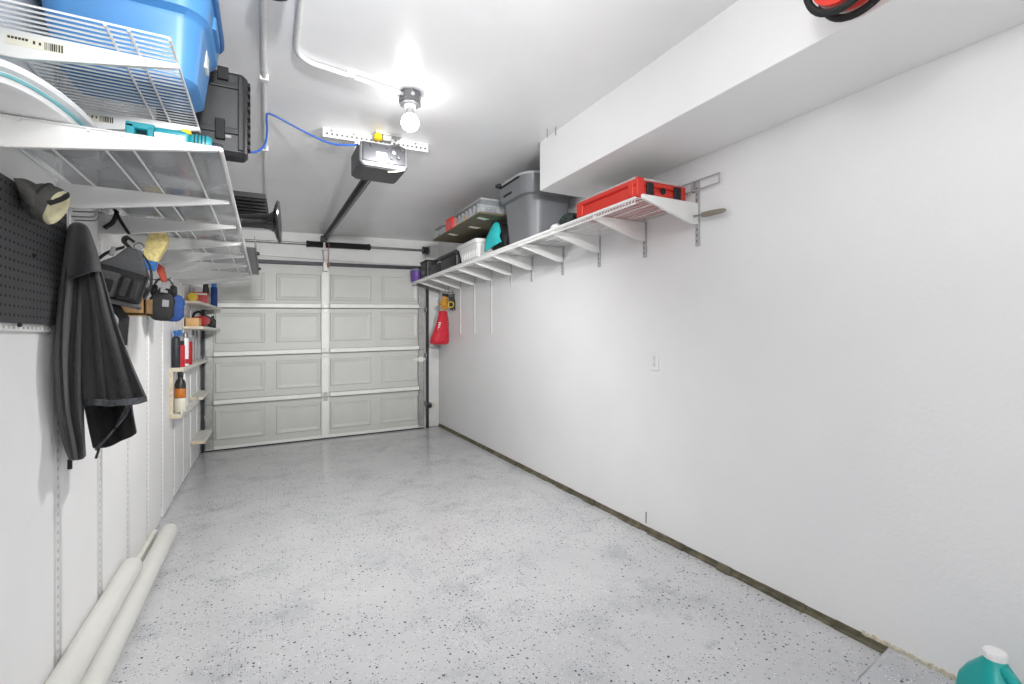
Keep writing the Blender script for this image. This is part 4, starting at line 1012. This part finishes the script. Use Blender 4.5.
for a_, b_ in (((TX0+0.002, TY0-0.010, sz0+0.006), (TX0+0.05, TY0+0.01, sz0+0.11)), ((TX1-0.03, TY0-0.008, sz0+0.006), (TX1-0.002, TY0+0.01, sz0+0.10)), ((TX0+0.125, TY0-0.008, sz0+0.008), (TX1-0.10, TY0+0.005, sz0+0.05)), ((TX0+0.14, TY0-0.006, sz0+0.07), (TX1-0.12, TY0+0.005, sz0+0.098))):
    MB().box(a_, b_).build('front_rib', 'red', t, bevel=0.006)
m = MB().lathe([(0.018, 0), (0.018, 0.004)], (TX0+0.18, TY0-0.008, sz0+0.055), (0, -1, 0), 16); m.build('lock_hole', 'blackmatte', t)
for a_, b_ in (((TX0-0.008, TY0+0.05, sz0+0.075), (TX0+0.01, TY1-0.05, sz0+0.10)), ((TX0-0.006, TY0+0.02, sz0+0.012), (TX0+0.01, TY0+0.06, sz0+0.10)), ((TX0-0.006, TY1-0.08, sz0+0.012), (TX0+0.01, TY1-0.02, sz0+0.10))):
    MB().box(a_, b_).build('side_rib', 'red', t, bevel=0.005)

# grey tote
t = thing('storage_tote', 'tall grey plastic tote with dark rim standing on the long lipped shelf', 'storage tote', (1.85, 3.25, sz0))
gx0, gx1, gy0, gy1 = 1.708, 2.04, 3.06, 3.49
H = 0.455
m = MB().rrect([(gx0+.02, gx1-.02, gy0+.02, gy1-.02, sz0, 0.06), (gx0+0.005, gx1-.005, gy0, gy1, sz0+0.015, 0.075), (gx0-0.028, gx1+0.012, gy0-0.035, gy1+0.03, sz0+H*0.66, 0.11), (gx0-0.03, gx1+0.012, gy0-0.037, gy1+0.032, sz0+H*0.68, 0.11),
                (gx0-0.062, gx1+0.016, gy0-0.05, gy1+0.045, sz0+H*0.70, 0.13), (gx0-0.08, gx1+0.02, gy0-0.065, gy1+0.06, sz0+H*0.97, 0.105)], n=8)
m.build('body', 'greytote', t)
m = MB().rrect([(gx0-0.084, gx1+0.022, gy0-0.070, gy1+0.065, sz0+H*0.945, 0.155), (gx0-0.086, gx1+0.022, gy0-0.072, gy1+0.067, sz0+H*0.972, 0.155), (gx0-0.083, gx1+0.022, gy0-0.069, gy1+0.064, sz0+H*0.975, 0.155)], n=8)
m.build('rim_line', 'blackmatte', t)
m = MB().rrect([(gx0-0.087, gx1+0.023, gy0-0.073, gy1+0.068, sz0+H*0.975, 0.155), (gx0-0.087, gx1+0.023, gy0-0.073, gy1+0.068, sz0+H*1.01, 0.155), (gx0-0.07, gx1+0.015, gy0-0.06, gy1+0.055, sz0+H*1.03, 0.14)], n=8)
m.build('lid', 'greylid', t)
MB().box((gx0-0.074, gy1-0.24, sz0+H*0.78), (gx0-0.058, gy1-0.10, sz0+H*0.82)).build('handle_slot', 'blackmatte', t, bevel=0.006)
m = MB().box((gx0-0.118, gy1-0.10, sz0+H*0.96), (gx0-0.082, gy1-0.05, sz0+H*1.015)); m.build('lid_clip', 'black', t, bevel=0.004)

# small dark bundle and white cloth between tote and toolbox
def blob(name, c, s, m_, seed, label, cat, group=None, rough=0.18):
    rr = random.Random(seed); bm = bmesh.new(); bmesh.ops.create_icosphere(bm, subdivisions=3, radius=1.0)
    ph = [rr.uniform(0, 6.28) for _ in range(9)]
    o = MB(); o.v = []
    for v in bm.verts:
        p = v.co.normalized()
        k = 1+rough*(math.sin(3*p.x*2+ph[0])*math.sin(3*p.y+ph[1])+0.5*math.sin(7*p.x+ph[2]+4*p.z)+0.4*math.sin(9*p.y+ph[3]+5*p.z))
        z = max(p.z*k, -0.85)
        o.v.append(Vector((c[0]+p.x*k*s[0], c[1]+p.y*k*s[1], c[2]+(z+0.85)*s[2])))
    o.f = [tuple(v.index for v in f.verts) for f in bm.faces]; bm.free()
    return o
o = blob('cloth', (1.76, 2.66, sz0), (0.05, 0.075, 0.045), None, 4, '', '').build('dark_bundle', 'darkgreen', None, origin=(1.76, 2.66, sz0), angle=80)
tag(o, 'small dark green and black bundle on the long lipped shelf beside the red toolbox', 'bundle')
o = blob('cloth', (1.745, 2.80, sz0), (0.022, 0.05, 0.022), None, 5, '', '').build('white_rag', 'white', None, origin=(1.745, 2.8, sz0), angle=80)
tag(o, 'small white rag on the long lipped shelf against the grey tote', 'rag')

# black bag with teal cloth
t = thing('tote_bag', 'black bag with teal cloth spilling out on the long lipped shelf beside the grey tote', 'bag', (1.78, 3.72, sz0))
blob('b', (1.79, 3.74, sz0), (0.075, 0.16, 0.125), None, 11, '', '', rough=0.10).build('bag', 'nylon', t, angle=80)
def rs(pts): return [Vector(p) for p in pts]
m = MB().sheet([rs([(1.735, 3.84, sz0+0.20), (1.70, 3.86, sz0+0.12), (1.695, 3.88, sz0+0.02)]), rs([(1.735, 3.77, sz0+0.25), (1.69, 3.75, sz0+0.15), (1.695, 3.74, sz0+0.035)]), rs([(1.745, 3.70, sz0+0.235), (1.692, 3.65, sz0+0.13), (1.690, 3.64, sz0+0.04)]), rs([(1.75, 3.66, sz0+0.17), (1.70, 3.59, sz0+0.10), (1.695, 3.55, sz0+0.05)])], 14, 12)
m.build('teal_cloth', 'tealcloth', t, solid=0.012)
m = MB().strap(spline([(1.74, 3.84, sz0+0.16), (1.74, 3.80, sz0+0.255), (1.75, 3.70, sz0+0.255), (1.745, 3.62, sz0+0.13)], 6), 0.025, 0.006, (1, 0, 0)); m.build('handle', 'nylon', t)

# white bin
t = thing('plastic_bin', 'white plastic bin on the lipped shelf between the black boxes and black bag', 'bin', (1.8, 4.45, sz0))
bx0, bx1, by0, by1, bh = 1.72, 1.96, 4.12, 4.62, 0.185
m = MB().rrect([(bx0+.03, bx1-.03, by0+.03, by1-.03, sz0, 0.02), (bx0+.005, bx1-.005, by0+.008, by1-.008, sz0+bh*0.8, 0.03), (bx0-.012, bx1+.012, by0-.012, by1+.012, sz0+bh*0.82, 0.035), (bx0-.016, bx1+.016, by0-.016, by1+.016, sz0+bh, 0.035), (bx0-.006, bx1+.006, by0-.006, by1+.006, sz0+bh, 0.035), (bx0+.03, bx1-.03, by0+.03, by1-.03, sz0+0.02, 0.02)], n=4)
m.build('tub', 'whitebin', t)
m = MB()
for i in range(9):
    y = by0+0.04+i*0.045
    m.box((bx0+0.012, y, sz0+0.025), (bx0+0.018, y+0.016, sz0+bh*0.7))
m.build('rib', 'white', t, bevel=0.002)

# black boxes and purple cup at the far end
t = thing('black_box', 'long low black box on the long lipped shelf, beside the white bin', 'box', (1.78, 5.0, sz0), 'black boxes on the long lipped shelf')
MB().rrect([(1.73, 1.95, 4.70, 5.16, sz0, 0.02), (1.72, 1.96, 4.69, 5.17, sz0+0.12, 0.025)], n=4).build('box', 'black', t)
MB().rrect([(1.713, 1.967, 4.683, 5.177, sz0+0.12, 0.025), (1.713, 1.967, 4.683, 5.177, sz0+0.14, 0.025), (1.73, 1.95, 4.70, 5.16, sz0+0.15, 0.02)], n=4).build('lid', 'blackmatte', t)
t = thing('black_box', 'matte black crate on the long lipped shelf, second from the white bin', 'box', (1.78, 5.4, sz0), 'black boxes on the long lipped shelf')
MB().rrect([(1.735, 1.95, 5.21, 5.62, sz0, 0.015), (1.725, 1.96, 5.20, 5.63, sz0+0.115, 0.02), (1.735, 1.95, 5.21, 5.62, sz0+0.115, 0.015), (1.745, 1.94, 5.22, 5.61, sz0+0.015, 0.015)], n=3).build('crate', 'black', t)
o = blob('c', (1.83, 5.41, sz0+0.02), (0.075, 0.16, 0.075), None, 21, '', '').build('white_cloth', 'white', None, origin=(1.83, 5.41, sz0+0.1), angle=80)
tag(o, 'crumpled white cloth heaped in the matte black crate', 'cloth')
t = thing('black_bin', 'upright black box at the far end of the long lipped shelf beside the purple cup', 'box', (1.78, 5.85, sz0), 'black boxes on the long lipped shelf')
MB().rrect([(1.725, 1.86, 5.70, 5.96, sz0, 0.015), (1.72, 1.865, 5.69, 5.97, sz0+0.20, 0.015)], n=3).build('box', 'black', t)
MB().box((1.717, 5.75, sz0+0.05), (1.722, 5.9, sz0+0.15)).build('front_label', 'blackgloss', t)
MB().rrect([(1.715, 1.87, 5.685, 5.975, sz0+0.2, 0.015), (1.715, 1.87, 5.685, 5.975, sz0+0.215, 0.015)], n=3).build('lid', 'blackmatte', t)
t = thing('purple_tub', 'purple tub at the far end of the long lipped shelf against the door', 'tub', (1.73, 6.12, sz0))
MB().lathe([(0.062, 0), (0.068, 0.01), (0.075, 0.125), (0.079, 0.127), (0.079, 0.14), (0.065, 0.145)], (1.735, 6.19, sz0), (0, 0, 1), 22).build('body', 'purple', t)
MB().lathe([(0.06, 0.145), (0.06, 0.165), (0.045, 0.172)], (1.735, 6.19, sz0), (0, 0, 1), 20).build('lid', 'clear', t)

# board on the overhead track with clear organisers
t = thing('storage_board', 'brown board resting on the overhead door track above the long lipped shelf', 'board', (1.72, 4.1, 2.25))
gz = 2.2452
o = MB().prism([(1.515, 3.565, gz), (1.98, 3.565, gz), (1.98, 4.80, gz), (1.515, 4.80, gz)], (0, 0, 0.014)).build('board', 'brownboard', t, bevel=0.002)
for (x, y, a) in ((1.60, 3.72, 20), (1.66, 4.05, 10), (1.59, 4.42, 25)):
    mt = about(Vector((x, y, gz-0.0008)), rz=R(a))
    MB().prism([(-0.05, -0.02, 0), (0.06, -0.03, 0), (0.05, 0.03, 0), (-0.045, 0.02, 0)], (0, 0, 0.0012), mt).build('paper_label', 'label', t)
gz += 0.0145
def organiser(y0, y1, x0, x1, h, label, seed, rows, cols):
    t = thing('organiser_case', label, 'organiser', ((x0+x1)/2, (y0+y1)/2, gz))
    rr = random.Random(seed)
    MB().rrect([(x0+.008, x1-.008, y0+.008, y1-.008, gz, 0.012), (x0, x1, y0, y1, gz+0.01, 0.015), (x0, x1, y0, y1, gz+h-0.015, 0.015)], n=3).build('tray', 'clear', t)
    MB().rrect([(x0-.006, x1+.006, y0-.006, y1+.006, gz+h-0.015, 0.015), (x0-.006, x1+.006, y0-.006, y1+.006, gz+h, 0.015), (x0+.01, x1-.01, y0+.01, y1-.01, gz+h+0.006, 0.012)], n=3).build('lid', 'greylabel', t)
    m = MB()
    for i in range(1, rows):
        y = y0+0.015+(y1-y0-0.03)*i/rows
        m.box((x0+0.01, y-0.002, gz+0.006), (x1-0.01, y+0.002, gz+h-0.02))
    m.build('divider', 'greylabel', t)
    for mm in ('steel', 'gold', 'galv'):
        m = MB()
        for i in range(rows):
            for j in range(cols):
                if rr.random() < 0.55:
                    ya = y0+0.02+(y1-y0-0.04)*i/rows; yb = y0+0.02+(y1-y0-0.04)*(i+1)/rows
                    xa = x0+0.012+(x1-x0-0.024)*j/cols; xb = xa+(x1-x0-0.024)/cols
                    z = gz+0.012+0.002*('steel', 'gold', 'galv').index(mm)
                    for q_ in range(5):
                        cx, cy = rr.uniform(xa+.012, xb-.012), rr.uniform(ya+.012, yb-.012)
                        m.box((cx-0.011, cy-0.011, z), (cx+0.011, cy+0.011, z+rr.uniform(0.01, h*0.55)))
        c = m.build('contents', mm, t); c['kind'] = 'stuff'
    return t
organiser(3.58, 4.22, 1.53, 1.93, 0.115, 'clear organiser case full of small parts on the brown board, nearest', 3, 7, 3)
t = thing('red_carton', 'bright red box on the brown board between the clear cases', 'box', (1.6, 4.33, gz))
MB().box((1.53, 4.25, gz), (1.74, 4.44, gz+0.12)).build('carton', 'red', t, bevel=0.004)
MB().box((1.5285, 4.28, gz+0.03), (1.5298, 4.41, gz+0.08)).build('label_panel', 'redcloth', t)
organiser(4.46, 4.76, 1.53, 1.80, 0.10, 'small clear case at the far end of the brown board, past the red box', 8, 3, 2)

# ------------------------------------------------------------------ red sack and gloves on the right wall by the door
hk = PX(452, 286, WR-0.03)
t = thing('wall_hook', 'steel hook on the plain white wall holding the gloves and red sack', 'hook', (WR, 5.83, 1.83))
m = MB().tube([(WR+0.001, 5.83, 1.83), (WR-0.09, 5.83, 1.825), (WR-0.11, 5.83, 1.85)], 0.006, 8).box((WR-0.004, 5.815, 1.80), (WR, 5.845, 1.86)); m.build('hook', 'steel', t)
rx, ry = WR-0.14, 5.81
t = thing('stuff_sack', 'red drawstring sack hanging on the plain white wall by the garage door', 'sack', (rx, ry, 1.62))
rings = []
for z, w, d, dx in tuple((1.59-(1.655-z_)*1.06, w_, d_, dx_) for z_, w_, d_, dx_ in ((1.655, 0.045, 0.03, 0.0), (1.635, 0.055, 0.036, 0.0), (1.56, 0.066, 0.045, -0.006), (1.47, 0.085, 0.058, -0.016), (1.38, 0.108, 0.068, -0.028), (1.31, 0.122, 0.074, -0.04), (1.275, 0.118, 0.07, -0.042), (1.258, 0.08, 0.05, -0.042))):
    rings.append([(rx+dx+w*math.cos(R(a))*(1+0.05*math.sin(R(a*7+z*600))), ry+d*math.sin(R(a))*(1+0.06*math.sin(R(a*5))), z) for a in range(0, 360, 10)])
MB().loops(rings).build('sack', 'redcloth', t, angle=70)
m = MB()
for i in range(5):
    m.box((rx-0.075-i*0.003, ry-0.06+0.004*i, 1.43-i*0.026), (rx-0.05-i*0.003, ry-0.046, 1.445-i*0.026))
tag(m.build('print', 'white', t), 'white print down the side')
m = MB()
for s_ in (-1, 1):
    m.tube(spline([(rx+0.03*s_, ry-0.02, 1.585), (rx+0.02*s_, ry-0.025, 1.64), (rx+0.02, ry, 1.72), (WR-0.08, 5.83, 1.826)], 5), 0.0045, 6)
m.build('drawstring', 'label', t)
m = MB().tube([(rx+0.045, ry-0.045, 1.53), (rx+0.055, ry-0.06, 1.44), (rx+0.05, ry-0.062, 1.38)], 0.004, 6); m.build('cord_tail', 'redcord', t)
def glove(name, c, mm, cuffm, label, rot, sgn):
    t = thing(name, label, 'glove', c, 'work gloves by the door')
    G = about(Vector(c), ry=R(rot), rz=R(10))
    rings = [[G @ Vector((w*math.cos(R(a)), d*math.sin(R(a)), z)) for a in range(0, 360, 20)] for z, w, d in ((0.035, 0.042, 0.024), (0.0, 0.038, 0.02), (-0.03, 0.046, 0.022), (-0.075, 0.048, 0.022), (-0.085, 0.044, 0.018))]
    MB().loops(rings).build('palm', mm, t)
    MB().loops([[G @ Vector((w*math.cos(R(a)), d*math.sin(R(a)), z)) for a in range(0, 360, 20)] for z, w, d in ((0.065, 0.048, 0.028), (0.035, 0.044, 0.026), (0.028, 0.043, 0.025))]).build('cuff', cuffm, t)
    for i, (x, l, tilt) in enumerate(((-0.034, 0.05, -8), (-0.012, 0.064, -2), (0.012, 0.06, 2), (0.034, 0.048, 9))):
        p0 = G @ Vector((x, 0, -0.08)); p1 = G @ Vector((x+l*0.5*math.sin(R(tilt)), -0.008, -0.08-l*0.5)); p2 = G @ Vector((x+l*math.sin(R(tilt)), -0.022, -0.08-l))
        MB().tube([p0, p1, p2], 0.0115, 10, taper=[1, 1, 0.7]).build('finger', mm, t)
    MB().tube([G @ Vector((0.04*sgn, 0, -0.03)), G @ Vector((0.066*sgn, -0.012, -0.062)), G @ Vector((0.07*sgn, -0.022, -0.09))], 0.012, 10, taper=[1, 1, 0.7]).build('thumb', mm, t)
glove('work_glove', (rx+0.015, 5.77, 1.735), 'gold', 'nylon', 'tan and black work glove above the red sack', 8, -1)
glove('work_glove', (WR-0.045, 5.75, 1.735), 'midnylon', 'greynylon', 'dark grey work glove against the plain white wall next to the tan glove', -8, 1)
o = MB().tube(arc((WR-0.07, 5.71, 1.665), (1, 0, 0), (0, 0, 1), 0.035, 0, 350, 16), 0.007, 8).build('yellow_ring', 'yellow', None, origin=(WR-.07, 5.71, 1.66))
tag(o, 'yellow ring dangling under the dark grey glove', 'ring')
for ch in (o,):
    m = MB().tube([(WR-0.07, 5.71, 1.70), (WR-0.08, 5.81, 1.822)], 0.0025, 5); m.build('loop', 'nylon', o)

# photo eye and small box on the right jamb
t = thing('photo_eye', 'small black door sensor low on the right jamb', 'sensor', (1.95, 6.36, 0.34))
MB().lathe([(0.03, 0), (0.032, 0.01), (0.03, 0.04), (0.018, 0.045)], (1.965, 6.365, 0.34), (-0.2, -1, 0), 16).build('body', 'black', t)
MB().box((1.94, 6.36, 0.30), (1.99, YF-0.019, 0.38)).build('bracket', 'galv', t)
t = thing('sensor_box', 'small white box beside the door sensor on the right jamb', 'box', (2.04, 6.36, 0.34))
MB().box((2.015, 6.345, 0.32), (2.06, YF-0.0195, 0.37)).build('box', 'label', t, bevel=0.004)
MB().lathe([(0.006, 0), (0.006, 0.003)], (2.037, 6.345, 0.345), (0, -1, 0), 10).build('screw', 'steel', t)

# ------------------------------------------------------------------ outlet
t = thing('wall_outlet', 'white double power outlet on the plain white wall', 'outlet', (WR, 2.242, 1.11))
y, z = 2.242, 1.112
MB().box((WR-0.006, y-0.036, z-0.06), (WR+0.002, y+0.036, z+0.06)).build('cover_plate', 'white', t, bevel=0.004)
for dz in (-0.021, 0.021):
    s_ = MB().lathe([(0.017, 0), (0.017, 0.0035), (0.016, 0.004)], (WR-0.005, y, z+dz), (-1, 0, 0), 20).build('socket_face', 'white', t)
    m = MB()
    for dy in (-0.006, 0.006): m.box((WR-0.0096, y+dy-0.0012, z+dz-0.001), (WR-0.0085, y+dy+0.0012, z+dz+0.008))
    m.lathe([(0.0028, 0), (0.0028, 0.001)], (WR-0.0086, y, z+dz-0.008), (-1, 0, 0), 8)
    m.build('slots', 'ink', s_)
MB().lathe([(0.003, 0), (0.003, 0.0015)], (WR-0.006, y, z), (-1, 0, 0), 8).build('screw', 'steel', t)

# small nail and scuff on the right wall
o = MB().tube([PX(646, 512, WR-0.004), PX(646, 523, WR-0.004)], 0.003, 6).build('nail', 'steel', None, origin=PX(646, 523, WR))
tag(o, 'small bent nail low on the plain white wall near the floor', 'nail')

# ------------------------------------------------------------------ teal jug
jx, jy = 1.85, 0.612
jz = floor_z(jx)+0.010
t = thing('detergent_jug', 'teal plastic jug with white cap on the floor in the near right corner', 'jug', (jx, jy, jz))
lv = []
for z, wx, wy, r in ((0.0, 0.062, 0.088, 0.03), (0.008, 0.070, 0.098, 0.035), (0.16, 0.072, 0.10, 0.04), (0.20, 0.068, 0.094, 0.045), (0.235, 0.054, 0.076, 0.045), (0.262, 0.038, 0.050, 0.036), (0.278, 0.029, 0.034, 0.028), (0.29, 0.027, 0.027, 0.026)):
    lv.append((-wx, wx, -wy, wy, z, r))
JM = about(Vector((jx, jy, jz)), rz=R(-38)) @ Matrix.Diagonal((0.86, 0.86, 1.01, 1))
m = MB().rrect(lv, n=6); m.v = [JM @ p for p in m.v]; m.build('body', 'tealjug', t, angle=50)
m = MB().lathe([(0.028, 0.284), (0.031, 0.286), (0.031, 0.303), (0.028, 0.307), (0.0, 0.308)], (0, 0, 0), (0, 0, 1), 28)
for k in range(28):
    a = 2*math.pi*k/28; m.box((0.0305*math.cos(a)-0.0012, 0.0305*math.sin(a)-0.0012, 0.287), (0.0305*math.cos(a)+0.0012, 0.0305*math.sin(a)+0.0012, 0.302))
m.v = [JM @ p for p in m.v]; m.build('cap', 'white', t)
m = MB().tube(spline([(0.0, -0.036, 0.268), (0.0, -0.075, 0.258), (0.0, -0.105, 0.225), (0.0, -0.112, 0.17), (0.0, -0.098, 0.13)], 6), 0.014, 10)
m.v = [JM @ p for p in m.v]; m.build('handle', 'tealjug', t)

# ================================================================== lights
def lamp(name, kind, loc, energy, col=(1, 1, 1), **k):
    l = bpy.data.lights.new(name, kind); l.energy = energy; l.color = col
    for a, v in k.items(): setattr(l, a, v)
    o = bpy.data.objects.new(name, l); o.location = loc; COL.objects.link(o); return o
# spot added below the lit bulb, tilted doorward to brighten the far end
o = lamp('bulb_fill_spot', 'SPOT', (0.675, 2.535, 2.318), 128, (1, 0.985, 0.965), shadow_soft_size=0.05, spot_size=R(176), spot_blend=1.0)
o.rotation_euler = Vector((-0.08, 0.66, -0.95)).to_track_quat('-Z', 'Y').to_euler()
# unseen lamps added to brighten the room; the reel's shadow suggests the near one
lamp('unseen_bulb_near', 'POINT', (0.30, 0.45, 2.33), 15, (1, 0.985, 0.96), shadow_soft_size=0.10)
lamp('added_fill_back', 'POINT', (0.64, -1.2, 2.33), 14, (1, 0.985, 0.96), shadow_soft_size=0.10)
# added fill lamps: one bounced off the ceiling, one thrown down the room
f = lamp('bounce_fill', 'AREA', (0.25, 0.35, 1.45), 14, (1, 1, 1), shape='DISK', size=0.45)
f.rotation_euler = (R(180), 0, 0)
f = lamp('long_fill', 'SPOT', (0.32, -1.2, 1.95), 720, (1, 1, 1), shadow_soft_size=0.12, spot_size=R(46), spot_blend=1.0)
f.rotation_euler = (Vector((0.80, 6.0, 2.35))-f.location).to_track_quat('-Z', 'Y').to_euler()

w = bpy.data.worlds.new('room_air'); scene.world = w; w.use_nodes = True
w.node_tree.nodes['Background'].inputs['Color'].default_value = (0.8, 0.85, 0.9, 1)
w.node_tree.nodes['Background'].inputs['Strength'].default_value = 0.3

# ================================================================== camera
cam = bpy.data.cameras.new('camera'); co = bpy.data.objects.new('camera', cam); COL.objects.link(co)
co.location = (0, 0, CAMH); co.rotation_euler = (R(90), 0, -TH)
cam.sensor_width = 36; cam.lens = FPX/1024*36
cam.shift_y = -(342-HORIZON)/1024
cam.clip_start = 0.02
scene.camera = co
vs = scene.view_settings
vs.view_transform = 'Standard'; vs.look = 'None'; vs.gamma = 1; vs.use_curve_mapping = False; vs.exposure = 0.1
